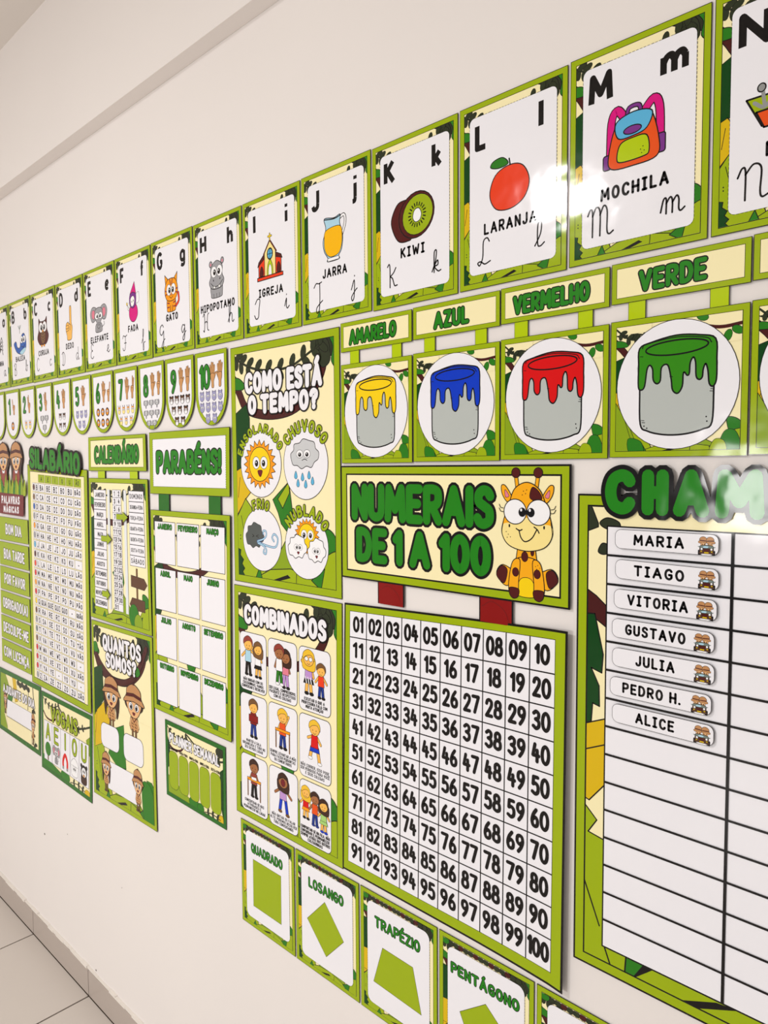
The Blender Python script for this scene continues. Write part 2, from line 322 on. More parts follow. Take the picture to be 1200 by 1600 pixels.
    def build(s):
        cx = (s.quad[2].x + s.quad[3].x) / 2; cz = (s.quad[2].y + s.quad[3].y) / 2
        root = bpy.data.objects.new(s.name, None); root.location = (cx, 0, cz); root.empty_display_size = 0.02; COL.objects.link(root)
        root['label'] = s.label; root['category'] = s.category
        if s.group: root['group'] = s.group
        made = {}
        for k in s.order:
            d = s.parts[k]
            if not d['polys']: continue
            V, F, mi, mats = [], [], [], []
            for pts, c, lay, th, base in d['polys']:
                if c not in mats: mats.append(c)
                m = mats.index(c); b = len(V); N = len(pts); dep = base + lay * s.eps
                area = sum(pts[i][0] * pts[(i + 1) % N][1] - pts[(i + 1) % N][0] * pts[i][1] for i in range(N))
                if area < 0: pts = pts[::-1]
                for u, v in pts:
                    x, y, z = s.at(u, v, dep); V.append((x - cx, y, z - cz))
                F.append(list(range(b + N - 1, b - 1, -1))); mi.append(m)
                if th:
                    for u, v in pts:
                        x, y, z = s.at(u, v, dep); V.append((x - cx, min(y + th, -2e-4), z - cz))
                    for i in range(N):
                        j = (i + 1) % N; F.append([b + i, b + j, b + N + j, b + N + i]); mi.append(m)
                    F.append([b + N + i for i in range(N)]); mi.append(m)
            me = bpy.data.meshes.new(d['name']); me.from_pydata(V, [], F)
            for c in mats: me.materials.append(mat(c, s.crinkle))
            me.polygons.foreach_set('material_index', mi); me.update()
            o = bpy.data.objects.new(d['name'], me); COL.objects.link(o)
            if d['label']: o['label'] = d['label']
            o.parent = made.get(d['parent'], root)
            if d['parent'] in made: pass
            made[k] = o
        return root

def rect(x0, z0, x1, z1): return [(x0, z0), (x1, z0), (x1, z1), (x0, z1)]

# ------------------------------------------------------------------ shared artwork
def frame(p, b, line=0.9, inner='cr', lw2=None, edge='o', th=None, x0=0, y0=0, x1=None, y1=None):
    """printed sheet: coloured border between two dark lines, paper-coloured field"""
    x1 = p.w if x1 is None else x1; y1 = p.h if y1 is None else y1; lw2 = line if lw2 is None else lw2
    k = p.part('border')
    p.r(x0, y0, x1, y1, 'k', thick=p.thick if th is None else th)
    p.r(x0 + line, y0 + line, x1 - line, y1 - line, edge)
    p.r(x0 + b, y0 + b, x1 - b, y1 - b, 'k')
    f = p.part('printed_field')
    p.r(x0 + b + lw2, y0 + b + lw2, x1 - b - lw2, y1 - b - lw2, inner)
    p.clip = (x0 + b + lw2, y0 + b + lw2, x1 - b - lw2, y1 - b - lw2)
    return k

def vine(p, pts, w, leaf, c='dv', lw=0.5):
    q = cat(pts, False, 5); p.l(q, w + 2 * lw, 'k'); p.l(q, w, c)
    for i in range(2, len(q) - 1, 3):
        for sgn in (1, -1):
            dx, dy = q[i + 1][0] - q[i - 1][0], q[i + 1][1] - q[i - 1][1]; a = math.degrees(math.atan2(dy, dx)) + sgn * 55
            cx, cy = q[i][0] + leaf * .85 * math.cos(R(a)), q[i][1] + leaf * .85 * math.sin(R(a))
            p.e(cx, cy, leaf, leaf * .56, c, lw, rot=a, n=12)

def jungle(p, x0, y0, x1, y1, s=1.0, full=True, lw=0.9):
    """cream field with vines, a branch and big leaves; coordinates follow a 333 x 510 field"""
    p.push(x0, y0, (x1 - x0) / 333, (y1 - y0) / 510)
    # branch
    q = cat([(-5, 60), (15, 92), (45, 130), (120, 146), (200, 140), (260, 110), (295, 70), (310, 20)], False, 5)
    p.l(q, 22, 'k'); p.l(q, 18, 'br')
    p.s_([(-4, 58), (14, 58), (34, 72), (30, 84), (4, 84), (-4, 80)], 'lf', 2)
    # top right crown
    p.s_([(250, -8), (268, 8), (276, 32), (300, 44), (322, 40), (340, 30), (345, -10)], 'dv', 2)
    p.s_([(300, 0), (318, 12), (322, 48), (300, 60), (286, 40)], 'dv', 2)
    p.s_([(316, -6), (330, 20), (326, 50), (345, 62), (345, -8)], 'lf', 2)
    vine(p, [(-4, 6), (22, 22), (68, 40), (130, 50), (200, 48), (260, 26), (300, 10)], 3.5, 15, 'dv', 1)
    # leaves along the left
    p.g([(-5, 140), (40, 118), (52, 150), (52, 220), (30, 260), (-5, 272)], 'dg', 2)
    p.g([(-5, 270), (16, 262), (54, 316), (34, 332), (-2, 372)], 'y', 2)
    p.l([(12, 284), (4, 330)], 1.6)
    p.g([(132, 332), (188, 292), (200, 362), (182, 402), (160, 384), (150, 360)], 'lf', 2)
    p.g([(188, 292), (150, 330), (166, 350), (190, 316)], 'o', 2)
    p.s_([(300, 395), (322, 392), (342, 420), (342, 460), (316, 470)], 'lf', 2)
    # bottom
    p.g([(-5, 380), (32, 332), (54, 352), (70, 420), (98, 480), (110, 515), (-5, 515)], 'o', 2)
    p.l([(14, 372), (40, 470)], 1.8)
    p.g([(100, 515), (190, 400), (250, 470), (310, 515)], 'ol', 2)
    p.g([(60, 515), (120, 488), (190, 480), (250, 492), (340, 515)], 'o', 2)
    p.g([(64, 515), (80, 486), (92, 516)], 'lf', 2)
    p.g([(112, 516), (180, 494), (190, 500), (128, 517)], 'k')
    p.l([(210, 488), (208, 515)], 2)
    p.s_([(292, 520), (288, 470), (312, 440), (345, 438), (345, 520)], 'o', 2)
    p.g([(258, 498), (300, 470), (288, 516)], 'lf', 2)
    p.g([(-5, 448), (10, 452), (8, 464), (20, 474), (14, 484), (24, 494), (16, 502), (28, 516), (-5, 516)], 'dg', 2)
    p.e(10, 418, 1.6, 2, 'k', n=8); p.e(10, 426, 1.6, 2, 'k', n=8)
    p.pop()

def eyes(p, x, y, r, d, look=(0.25, 0.1), lw=1):
    for sg in (-1, 1):
        p.e(x + sg * d, y, r, r * 1.15, 'wht', lw, n=18)
        p.e(x + sg * d - sg * r * look[0], y + r * look[1], r * .5, r * .62, 'k', n=12)
        p.e(x + sg * d - sg * r * look[0] - r * .1, y + r * look[1] - r * .2, r * .14, r * .16, 'wht', n=8)

# ------------------------------------------------------------------ pictures for the alphabet cards (box of 100 x 100, v down, centred on 0)
def whale(p):
    p.s_([(-48, 8), (-30, 2), (-20, 22), (0, 24), (10, -8), (34, -20), (50, 2), (48, 34), (20, 50), (-20, 42), (-38, 26)], 'bl', 2)
    p.s_([(-2, 44), (20, 34), (46, 30), (44, 40), (20, 51)], 'lb', 1)
    p.l([(2, -24), (2, -50)], 3, 'mg'); p.l([(2, -36), (-8, -50)], 3, 'mg'); p.l([(2, -36), (12, -50)], 3, 'mg')
    eyes(p, 26, 0, 11, 10)
    p.l([(14, 22), (28, 27), (42, 20)], 2, smooth=True)
def owl(p):
    p.s_([(-32, -48), (-20, -38), (0, -36), (20, -38), (34, -48), (34, -8), (46, 20), (28, 44), (0, 48), (-28, 44), (-46, 20), (-34, -8)], 'kw', 2)
    p.e(0, 16, 20, 28, 'wd', 1.5)
    for i in range(3): p.l([(-14, 4 + 10 * i), (0, 10 + 10 * i), (14, 4 + 10 * i)], 1.5, smooth=True)
    eyes(p, 0, -16, 16, 15)
    p.g([(-6, -6), (6, -6), (0, 6)], 'or_', 1.5)
    for x in (-12, 8): p.g([(x - 6, 46), (x + 8, 46), (x + 4, 54), (x - 4, 54)], 'or_', 1.2)
def finger(p):
    p.s_([(4, 2), (6, -44), (13, -50), (20, -44), (20, 0), (26, 14), (22, 34), (16, 50), (-14, 50), (-18, 36), (-26, 20), (-24, 2), (-8, -4)], 'sk3', 2)
    p.l([(-24, 6), (-8, 6), (0, 12), (-14, 16), (-26, 14)], 1.6, smooth=True); p.l([(-24, 24), (-6, 22), (2, 14)], 1.6, smooth=True); p.l([(4, 2), (14, 8), (8, 22)], 1.6, smooth=True)
def elephant(p):
    for sg in (-1, 1):
        p.s_([(sg * 12, -40), (sg * 36, -50), (sg * 50, -26), (sg * 40, 6), (sg * 20, 0)], 'gy', 1.8); p.s_([(sg * 24, -34), (sg * 38, -36), (sg * 40, -14), (sg * 28, -4)], 'pk', 1)
    p.s_([(-14, 18), (14, 18), (20, 36), (16, 50), (-16, 50), (-20, 36)], 'gy', 1.8)
    p.l([(18, 34), (32, 26), (30, 14)], 2, smooth=True)
    p.s_([(0, -44), (20, -36), (24, -8), (12, 12), (6, 34), (-6, 34), (-12, 12), (-24, -8), (-20, -36)], 'gy', 1.8)
    eyes(p, 0, -12, 11, 11); p.l([(-5, 16), (5, 16)], 1.5); p.l([(-5, 23), (5, 23)], 1.5)
    p.l([(-6, 40), (-6, 50)], 1.5); p.l([(6, 40), (6, 50)], 1.5)
def fairy(p):
    p.s_([(22, -14), (44, -22), (46, 0), (26, 4)], 'wht', 1); p.s_([(-20, -2), (-36, 8), (-26, 18)], 'wht', 1)
    p.s_([(-20, 14), (10, 0), (32, 14), (34, 34), (14, 48), (-8, 46), (-22, 34)], 'mag', 1.8)
    p.s_([(-18, -18), (6, -30), (26, -18), (22, 8), (0, 14), (-18, 4)], 'pur', 1.5)
    p.s_([(-12, -10), (6, -16), (16, -6), (8, 8), (-8, 8)], 'tooth', 1.2)
    p.g([(-16, -22), (16, -50), (26, -20), (4, -26)], 'mag', 1.5); p.e(-3, -2, 2.2, 3, 'k', n=8); p.e(8, -4, 2.2, 3, 'k', n=8)
    p.l([(-26, 12), (-36, 2)], 1.5); p.e(-38, 0, 4, 4, 'yel', 1, n=8)
def catpic(p):
    p.l([(26, 38), (42, 26), (40, 6)], 9, 'k', smooth=True); p.l([(26, 38), (42, 26), (40, 6)], 6, 'ora', smooth=True)
    p.s_([(-22, 14), (20, 14), (24, 40), (18, 50), (-20, 50), (-26, 40)], 'or_', 2)
    p.g([(-32, -20), (-36, -50), (-14, -34)], 'or_', 2); p.g([(32, -20), (36, -50), (14, -34)], 'or_', 2)
    p.s_([(-34, -20), (-18, -36), (18, -36), (34, -20), (36, 2), (20, 20), (-20, 20), (-36, 2)], 'or_', 2)
    for x, y, x2, y2 in ((-8, -36, -3, -22), (8, -36, 3, -22), (-36, -8, -26, -6), (36, -8, 26, -6), (-35, 4, -26, 2), (35, 4, 26, 2), (-22, 26, -12, 28), (22, 26, 12, 28), (-22, 38, -12, 38), (22, 38, 12, 38)): p.l([(x, y), (x2, y2)], 4, 'cap')
    eyes(p, 0, -8, 13, 13); p.l([(-10, 10), (0, 15), (10, 10)], 1.6, smooth=True); p.g([(-3, 4), (3, 4), (0, 8)], 'pk', .8)
    p.l([(-6, 34), (-6, 50)], 1.5); p.l([(6, 34), (6, 50)], 1.5)
def hippo(p):
    p.s_([(-24, 18), (22, 16), (26, 40), (20, 50), (-20, 50), (-26, 40)], 'gy', 1.8)
    for x in (-14, 0, 12): p.l([(x, 40), (x, 50)], 1.5)
    p.e(-26, -40, 7, 8, 'gy', 1.8); p.e(27, -42, 7, 8, 'gy', 1.8); p.e(-26, -39, 3, 4, 'pk', n=10); p.e(27, -41, 3, 4, 'pk', n=10)
    p.s_([(-26, -30), (0, -46), (26, -32), (26, -8), (34, 8), (24, 24), (0, 28), (-24, 24), (-34, 8), (-26, -8)], 'gy', 1.8)
    eyes(p, 1, -18, 13, 13); p.e(-14, 4, 2, 3, 'k', n=8); p.e(16, 3, 2, 3, 'k', n=8)
    p.l([(-26, 10), (-12, 20), (10, 20), (28, 8)], 1.8, smooth=True); p.g([(-14, 19), (-6, 21), (-8, 27), (-14, 25)], 'tooth', 1); p.g([(8, 21), (15, 18), (16, 25), (10, 27)], 'tooth', 1)
def church(p):
    p.g([(-42, 34), (-42, 10), (-20, -6), (20, -4), (40, 4), (40, 34)], 'ora', 2); p.g([(-46, 12), (-42, 2), (-20, -14), (-18, -4)], 'kw', 1.5); p.g([(44, 6), (40, -2), (20, -10), (20, 0)], 'kw', 1.5)
    p.g([(-20, 40), (-20, -16), (0, -38), (20, -16), (20, 40)], 'gl', 2); p.l([(-23, -12), (0, -39), (23, -12)], 4, 'kw')
    p.e(0, -10, 11, 13, 'k'); p.e(0, -10, 8, 10, 'sky'); p.l([(-8, -10), (8, -10)], 1.5); p.l([(0, -20), (0, 0)], 1.5)
    p.s_([(-9, 38), (-9, 16), (0, 2), (9, 16), (9, 38)], 'lime', 1.5); p.s_([(-5, 39), (-5, 20), (0, 12), (5, 20), (5, 39)], 'wht', 1)
    for x in (-31, 31): p.s_([(x - 6, 32), (x - 6, 20), (x, 12), (x + 6, 20), (x + 6, 32)], 'kw', 1)
    p.r(-47, 35, 46, 42, 'ora', 2); p.l([(0, -52), (0, -39)], 4.5); p.l([(-6, -47), (6, -47)], 4.5); p.l([(0, -52), (0, -39)], 2.4, 'yel'); p.l([(-6, -47), (6, -47)], 2.4, 'yel')
def jar(p):
    p.l([(14, -38), (34, -44), (38, -26), (22, 6)], 8, 'k', smooth=True); p.l([(14, -38), (34, -44), (38, -26), (22, 6)], 4.6, 'wht', smooth=True)
    p.s_([(-33, -48), (0, -44), (22, -47), (20, -30), (30, -2), (26, 26), (16, 38), (17, 46), (-22, 46), (-22, 38), (-34, 22), (-38, 0), (-28, -26)], 'lb', 2)
    p.s_([(-27, -22), (20, -24), (28, 0), (23, 25), (10, 36), (-16, 36), (-31, 21), (-34, 0)], 'juice', 1.4)
    p.r(-22, 39, 17, 46, 'wht', 1.2); p.l([(-33, -46), (0, -42), (22, -45)], 2.4, smooth=True)
def kiwi(p):
    p.s_([(-50, 0), (-40, -30), (-24, -40), (0, -30), (0, 34), (-10, 44), (-34, 38)], 'kw', 2)
    p.e(10, -4, 41, 46, 'kw', 2, rot=12); p.e(13, -4, 35, 40, 'kg', 1.5, rot=12)
    p.s_([(6, -14), (16, -16), (22, -4), (18, 8), (8, 10), (2, 0)], 'wht', 1.5)
    for i in range(20):
        a = 2 * math.pi * i / 20; p.l([(12 + 15 * math.cos(a), -4 + 18 * math.sin(a)), (12 + 20 * math.cos(a), -4 + 24 * math.sin(a))], 2.4)
def orange(p):
    p.s_([(-42, 12), (-30, -22), (0, -34), (28, -26), (42, 4), (32, 34), (4, 48), (-28, 42)], 'ora', 2)
    p.l([(2, -34), (0, -46)], 3); p.s_([(-2, -38), (-14, -52), (-34, -50), (-40, -40), (-22, -34)], 'lf', 1.8)
def backpack(p):
    for sg, x in ((-1, -30), (1, 34)):
        p.l([(sg * 14, -28), (x - sg * 2, -46), (x + sg * 8, -30), (x + sg * 10, 28)], 15, 'k', smooth=True); p.l([(sg * 14, -28), (x - sg * 2, -46), (x + sg * 8, -30), (x + sg * 10, 28)], 11.5, 'mag', smooth=True)
    p.r(36, 12, 52, 42, 'pur', 2, 4); p.r(-52, 22, -38, 46, 'pur', 2, 4)
    p.l([(-12, -30), (-8, -44), (8, -44), (12, -30)], 8, 'k', smooth=True); p.l([(-12, -30), (-8, -44), (8, -44), (12, -30)], 4.5, 'pur', smooth=True)
    p.s_([(-28, -26), (0, -34), (28, -28), (42, 20), (38, 46), (0, 50), (-38, 46), (-42, 20)], 'or2', 2)
    p.s_([(-30, -26), (0, -36), (30, -28), (22, -4), (0, 2), (-26, 0)], 'sky', 2); p.e(-2, -8, 15, 6.5, 'pur', 1.8)
    p.s_([(-22, 10), (0, 5), (22, 8), (26, 34), (16, 40), (-20, 40), (-28, 32)], 'lime', 2)
    for x, y in ((12, 28), (16, 24), (18, 31), (14, 34)): p.e(x, y, 1, 1, 'k', n=6)
def boat(p):
    p.l([(-10, -6), (-10, -40)], 4); p.r(-26, -44, 20, -18, 'mg', 2, 4); p.r(-20, -20, 30, 0, 'wht', 2); p.r(0, -38, 12, -20, 'red', 2)
    p.g([(-50, -2), (50, -2), (36, 34), (-34, 34)], 'o', 2.2); p.g([(-40, 16), (44, 14), (34, 36), (-32, 36)], 'or2', 2.2)
    for x in (-12, 6, 24): p.e(x, 6, 6, 6, 'wht', 1.8)
    p.l([(-34, -10), (-32, 8)], 4, 'sh'); p.l([(-42, 4), (-32, 12), (-24, 2)], 4, 'sh', smooth=True); p.e(-35, -12, 4, 5, 'sh', 1.4)
def spider(p):
    p.l([(0, -50), (0, -16)], 1.5)
    for sg in (-1, 1):
        for a in (-24, -8, 8, 24): p.l([(sg * 14, a * .5), (sg * 34, a - 10), (sg * 46, a + 12)], 4)
    p.e(0, 4, 24, 26, 'k'); eyes(p, 0, 0, 9, 9)

CARDS = [('A', 'a', 'ARANHA', spider, 'black spider'), ('B', 'b', 'BALEIA', whale, 'blue whale'), ('C', 'c', 'CORUJA', owl, 'brown owl'), ('D', 'd', 'DEDO', finger, 'pointing finger'),
         ('E', 'e', 'ELEFANTE', elephant, 'grey elephant'), ('F', 'f', 'FADA', fairy, 'fairy in a pink dress'), ('G', 'g', 'GATO', catpic, 'orange striped cat'), ('H', 'h', 'HIPOPOTAMO', hippo, 'grey hippo'),
         ('I', 'i', 'IGREJA', church, 'red church'), ('J', 'j', 'JARRA', jar, 'jug of orange juice'), ('K', 'k', 'KIWI', kiwi, 'cut kiwi'), ('L', 'l', 'LARANJA', orange, 'orange fruit with a leaf'),
         ('M', 'm', 'MOCHILA', backpack, 'orange and pink backpack'), ('N', 'n', 'NAVIO', boat, 'green and orange boat')]
GL['Ó'] = GL['O'] + '|.26,1.2 .42,1.42'
SIZE = {'B': (112, 100), 'C': (100, 92), 'D': (90, 102), 'E': (108, 75), 'F': (80, 108), 'G': (84, 94), 'H': (90, 88), 'I': (96, 100), 'J': (84, 90), 'K': (100, 86), 'L': (88, 82), 'M': (86, 84), 'N': (116, 100), 'A': (90, 90)}
DZ = {0: 4, 1: 4, 2: 2, 6: 1, 7: 0, 8: 0, 9: .8, 10: -.9, 12: 1.6, 11: 0, 13: 2}
for i, (U_, L_, word, pic, what) in enumerate(CARDS):
    dz = DZ.get(i, 0) / 1000; x0 = 0.2042 * i
    curl = None
    p = Sheet('alphabet_card', 'alphabet card with the letters %s %s and a %s' % (U_, L_, what), 'card', rect(x0, dz, x0 + 0.2, dz - 0.295), 200, 295, 'alphabet cards in the top row',
              out=curl, cuts=[('u', q) for q in ()] if not curl else [(0, q) for q in (20, 45, 70, 120, 140, 160, 180)])
    p.crinkle = 2 if i in (11, 12) else 0
    frame(p, 8.8, .9); jungle(p, 9, 9, 191, 286)
    p.clip = None
    pn = p.part('letter_panel')
    p.r(21, 22, 182, 273, 'w', 0, 9)
    q = p.rr(20.6, 21.6, 182.6, 273.4, 9, 3)
    for a in range(len(q)):                                     # dashed cutting line
        (ax, ay), (bx, by) = q[a], q[(a + 1) % len(q)]; L = math.hypot(bx - ax, by - ay); n = max(1, int(L / 5.2))
        for k in range(n): p.raw([], 'k') if False else p.stroke([(ax + (bx - ax) * (k + .15) / n, ay + (by - ay) * (k + .15) / n), (ax + (bx - ax) * (k + .8) / n, ay + (by - ay) * (k + .8) / n)], .55, 'k', False, True)
    p.part('capital_letter', pn)
    wU = 38 if U_ in 'MN' else None
    p.t(U_, 48 if U_ in 'MN' else 44, 54, 45, wU, 9.5, flat=True, n=6)
    p.part('small_letter', pn)
    p.t(L_, 155 if L_ != 'm' else 153, 54 if L_ != 'm' else 50, 45, 38 if L_ == 'm' else None, 9, table=LOW, flat=True, n=6)
    p.part('illustration', pn)
    sw, sh_ = SIZE[U_]; cy = {'C': 134, 'F': 134, 'G': 142, 'D': 133, 'B': 140, 'E': 149, 'H': 142, 'I': 137, 'J': 140, 'K': 147, 'L': 142, 'M': 132}.get(U_, 140)
    p.push(98, cy, sw / 100, sh_ / 100); pic(p); p.pop()
    p.part('word_lettering', pn)
    p.t(word, 99, 203 if U_ not in 'HIE' else 206, 18.5, min(142, 14 * len(word) + 1), 3.7, gap=3, n=4, table=GLS)
    p.part('cursive_capital_letter', pn)
    p.t(U_, 50, 238, 44, None, 2.3, table=CURU, n=6)
    p.part('cursive_small_letter', pn); p.t(L_, 154, 232, 40, None, 2.3, table=CURL, n=6)
    p.build()

# ------------------------------------------------------------------ number pennants
def hand(p, n, flip=1):
    """small raised hand, box 100 high: n fingers up"""
    p.push(0, 0, flip, 1)
    for i in range(4):
        x, tx, ty = ((-14, -24, -40), (-5, -8, -50), (5, 6, -48), (14, 20, -38))[i]
        if i < n: p.l([(x, 0), (tx, ty)], 12, 'k'); p.l([(x, 0), (tx, ty)], 8.5, 'tan')
    if n >= 5: p.l([(14, 14), (32, -8)], 12, 'k'); p.l([(14, 14), (32, -8)], 8.5, 'tan')
    p.s_([(-20, -4), (0, -8), (20, -4), (20, 14), (12, 28), (12, 50), (-10, 50), (-12, 28), (-20, 14)], 'tan', 2, n=3)
    if n < 4: p.l([(-14, 4), (14, 2)], 2)
    p.pop()
def head(p, kind):
    """small animal face, box 100"""
    if kind == 'lion': p.e(0, 0, 46, 50, 'kw', 3, n=14); p.e(0, 2, 30, 36, 'or_', 0, n=14)
    elif kind == 'giraffe': p.l([(-18, -30), (-26, -50)], 9, 'kw'); p.l([(18, -30), (26, -50)], 9, 'kw'); p.g([(-26, -30), (26, -30), (30, 0), (-30, 0)], 'or_', 2); p.e(0, 20, 34, 30, 'gl', 3, n=14)
    elif kind == 'elephant': p.e(-34, -8, 20, 28, 'gy', 3, n=10); p.e(34, -8, 20, 28, 'gy', 3, n=10); p.e(0, -4, 30, 32, 'lg', 3, n=14); p.r(-9, 20, 9, 52, 'gy', 3, 6)
    elif kind == 'panda': p.e(-30, -36, 15, 15, 'k', n=10); p.e(30, -36, 15, 15, 'k', n=10); p.e(0, 0, 40, 44, 'br2', 3, n=14); p.e(0, 18, 28, 24, 'wht', 0, n=12)
    else: p.e(-26, -40, 11, 12, 'lav', 3, n=10); p.e(26, -40, 11, 12, 'lav', 3, n=10); p.s_([(-30, -30), (0, -44), (30, -30), (40, 20), (0, 48), (-40, 20)], 'lav', 3, n=3)
    p.e(-11, -4, 11, 14, 'wht', 2, n=10); p.e(11, -4, 11, 14, 'wht', 2, n=10); p.e(-8, -2, 4.5, 6, 'k', n=8); p.e(8, -2, 4.5, 6, 'k', n=8)
ROWS = {0: [], 1: [1], 2: [2], 3: [2, 1], 4: [2, 2], 5: [3, 2], 6: [3, 3], 7: [4, 3], 8: [3, 3, 2], 9: [4, 3, 2], 10: [4, 4, 2]}
KIND = {1: 'lion', 2: 'giraffe', 3: 'elephant', 4: 'panda', 5: 'hippo', 6: 'lion', 7: 'giraffe', 8: 'elephant', 9: 'panda', 10: 'hippo', 0: 'lion'}
NAMES_ = {'lion': 'lion', 'giraffe': 'giraffe', 'elephant': 'grey elephant', 'panda': 'dark monkey', 'hippo': 'lilac hippo'}
def tongue(w, h, d):
    q = [(d, d), (w - d, d), (w - d, h * .55)]
    for k in range(1, 16):
        a = math.pi * k / 16; q.append((w / 2 + (w / 2 - d) * math.cos(a), h * .55 + (h * .45 - d) * math.sin(a)))
    return q + [(d, h * .55)]
for i in range(11):
    x0 = 0.0043 + i * 0.1425; z0 = -0.3015 - 0.0006 * i; w, h = 136, 177
    lab = 'round ended number pennant showing %d, ' % i + ('at the left end of its row' if i == 0 else 'with %d %s face%s' % (i, NAMES_[KIND[i]], 's' if i > 1 else ''))
    p = Sheet('number_pennant', lab, 'pennant', rect(x0, z0, x0 + .136, z0 - .177), w, h, 'number pennants in the row below the alphabet', back=0.004)
    p.part('border'); p.g(tongue(w, h, 0), 'k', thick=p.thick); p.g(tongue(w, h, .9), 'o'); p.g(tongue(w, h, 10.5), 'k')
    p.part('white_field'); p.g(tongue(w, h, 11.5), 'w')
    p.part('numeral')
    ds = str(i); p.t(ds, 40 if i < 10 else 42, 60, 58, 26 if i < 10 and i != 1 else (46 if i == 10 else None), 9.2, 'tg', 2.2, n=5, gap=2)
    if i:
        k = p.part('counting_hands')
        if i <= 5: p.push(82, 60, .5, .58); hand(p, i); p.pop()
        else:
            p.push(76, 58, .4, .58); hand(p, 5); p.pop(); p.push(107, 57, .4, .58); hand(p, i - 5, -1); p.pop()
        p.part('animal_faces')
        rw = ROWS[i]; nr = len(rw); sz = 23 if i > 3 else 29; lay0 = p.lay
        y0 = 130 - (nr - 1) * 14 if nr < 3 else 107
        for r_, n in enumerate(rw):
            for c_ in range(n):
                p.lay = lay0; p.push(68 + (c_ - (n - 1) / 2) * (sz + (6 if n < 4 else 3)), y0 + r_ * (31 if nr < 3 else 27), sz / 100, (sz + 1) / 100); head(p, KIND[i]); p.pop()
        p.lay = lay0 + 30
    p.build()

# ------------------------------------------------------------------ safari children (drawings)
def safari_head(p, girl):
    """hat and face; box about 60 wide, hat top at -50, chin at 42"""
    if girl: p.s_([(-28, 0), (28, 0), (30, 50), (22, 70), (16, 40), (-16, 40), (-24, 70), (-30, 40)], 'hair', 1.5)
    else: p.s_([(-28, -6), (28, -6), (30, 16), (0, 30), (-30, 16)], 'hair', 1.5)
    p.s_([(-24, -4), (24, -4), (24, 18), (10, 40), (-10, 40), (-24, 18)], 'skin', 1.5)
    for sg in (-1, 1): p.e(sg * 11, 12, 8, 11, 'wht', 1.2, n=14); p.e(sg * 10, 13, 4.6, 8, 'k', n=12); p.e(sg * 10 - 1.4, 9, 1.6, 2.2, 'wht', n=8)
    p.s_([(-5, 28), (5, 28), (2, 35), (-3, 34)], 'maroon', 1, n=3)
    p.s_([(-38, 4), (-28, -16), (-24, -36), (0, -50), (24, -36), (28, -16), (38, 4), (0, -2)], 'hat', 1.8)
    p.g([(-27, -20), (0, -25), (27, -20), (29, -11), (0, -16), (-29, -11)], 'kw', .8); p.e(0, -50, 4, 3, 'kw', .8, n=8)
def safari_body(p, legs=True):
    p.s_([(-11, 40), (11, 40), (15, 62), (12, 78), (-12, 78), (-15, 62)], 'tan', 1.5)
    for sg in (-1, 1): p.l([(sg * 11, 46), (sg * 16, 66)], 7, 'k'); p.l([(sg * 11, 46), (sg * 16, 66)], 4.5, 'skin')
    p.l([(-8, 42), (0, 54), (8, 42)], 2.5, 'kw')
    for y in (58, 66): p.l([(-8, y), (-3, y + 2)], 3, 'wd'); p.l([(3, y), (8, y + 2)], 3, 'wd')
    if legs:
        for sg in (-1, 1): p.l([(sg * 6, 78), (sg * 6, 104)], 8.5, 'k'); p.l([(sg * 6, 78), (sg * 6, 98)], 6, 'wd'); p.e(sg * 7, 104, 7, 4, 'br2', 1, n=10)

# ------------------------------------------------------------------ magic words: planter board and six strips
p = Sheet('magic_words_sign', 'dark red PALAVRAS MÁGICAS board with leaves and two safari children above', 'sign', [(.05, -.484), (.305, -.484), (.296, -.757), (.044, -.757)], 250, 273, back=0.006, thick=0.001)
for cx, girl, lb in ((60, False, 'boy in a tan safari hat'), (185, True, 'girl in a tan safari hat with dark hair')):
    k = p.part('child_drawing', label=lb); p.push(cx, 60, 1.55, 1.12)
    p.s_([(-40, 6), (-26, -38), (0, -51), (26, -38), (40, 6), (26, 40), (16, 70), (-16, 70), (-26, 40)], 'hair', 0, n=4, thick=.001)
    p.s_([(-18, 40), (18, 40), (20, 90), (-20, 90)], 'cap', 1.5); p.g([(-10, 40), (0, 45), (10, 40), (6, 52), (-6, 52)], 'wht', .8); safari_head(p, girl); p.pop()
p.part('leaf_row')
lr = random.Random(2)
for k in range(15):
    x = -4 + 18.5 * k; dx = lr.uniform(-20, 20); top = 118 if k % 3 == 1 else 140
    p.s_([(x - 12, 196), (x - 11 + dx * .4, 168), (x + dx, top), (x + 11 + dx * .4, 166), (x + 12, 196)], ('lf', 'ol', 'o')[k % 3], 1, n=3, thick=.001 if k < 1 else 0)
p.part('board'); p.g([(8, 190), (249, 196), (243, 272), (10, 268)], 'maroon', 1.2, 'kw', thick=p.thick)
p.part('title_lettering'); p.t('PALAVRAS', 122, 216, 30, 178, 6.5, 'w', n=4); p.t('MÁGICAS', 126, 251, 26, 150, 6.5, 'w', n=4)
p.build()
for i, tx in enumerate(['BOM DIA', 'BOA TARDE', 'POR FAVOR', 'OBRIGADO(A)', 'DESCULPE-ME', 'COM LICENÇA']):
    z = -.765 - .0949 * i; xa = .0325 - .0042 * i; xb = .3165 - .003 * i
    p = Sheet('phrase_strip', 'olive green phrase strip reading %s' % tx, 'sign', [(xa, z), (xb, z - .0025), (xb - .001, z - .0895), (xa - .003, z - .0885)], 284, 88, 'phrase strips below the magic words board', back=0.003)
    p.part('strip_board'); p.r(0, 0, 284, 88, 'k', thick=p.thick); p.r(1, 1, 283, 87, 'ol' if i > 99 else 'o')
    p.part('lettering'); p.t(tx, 144, 46, 40, min(244, 23.5 * len(tx) - 8), 7.2, 'w', 2.6, n=4, gap=3.8, skew=.02)
    p.build()

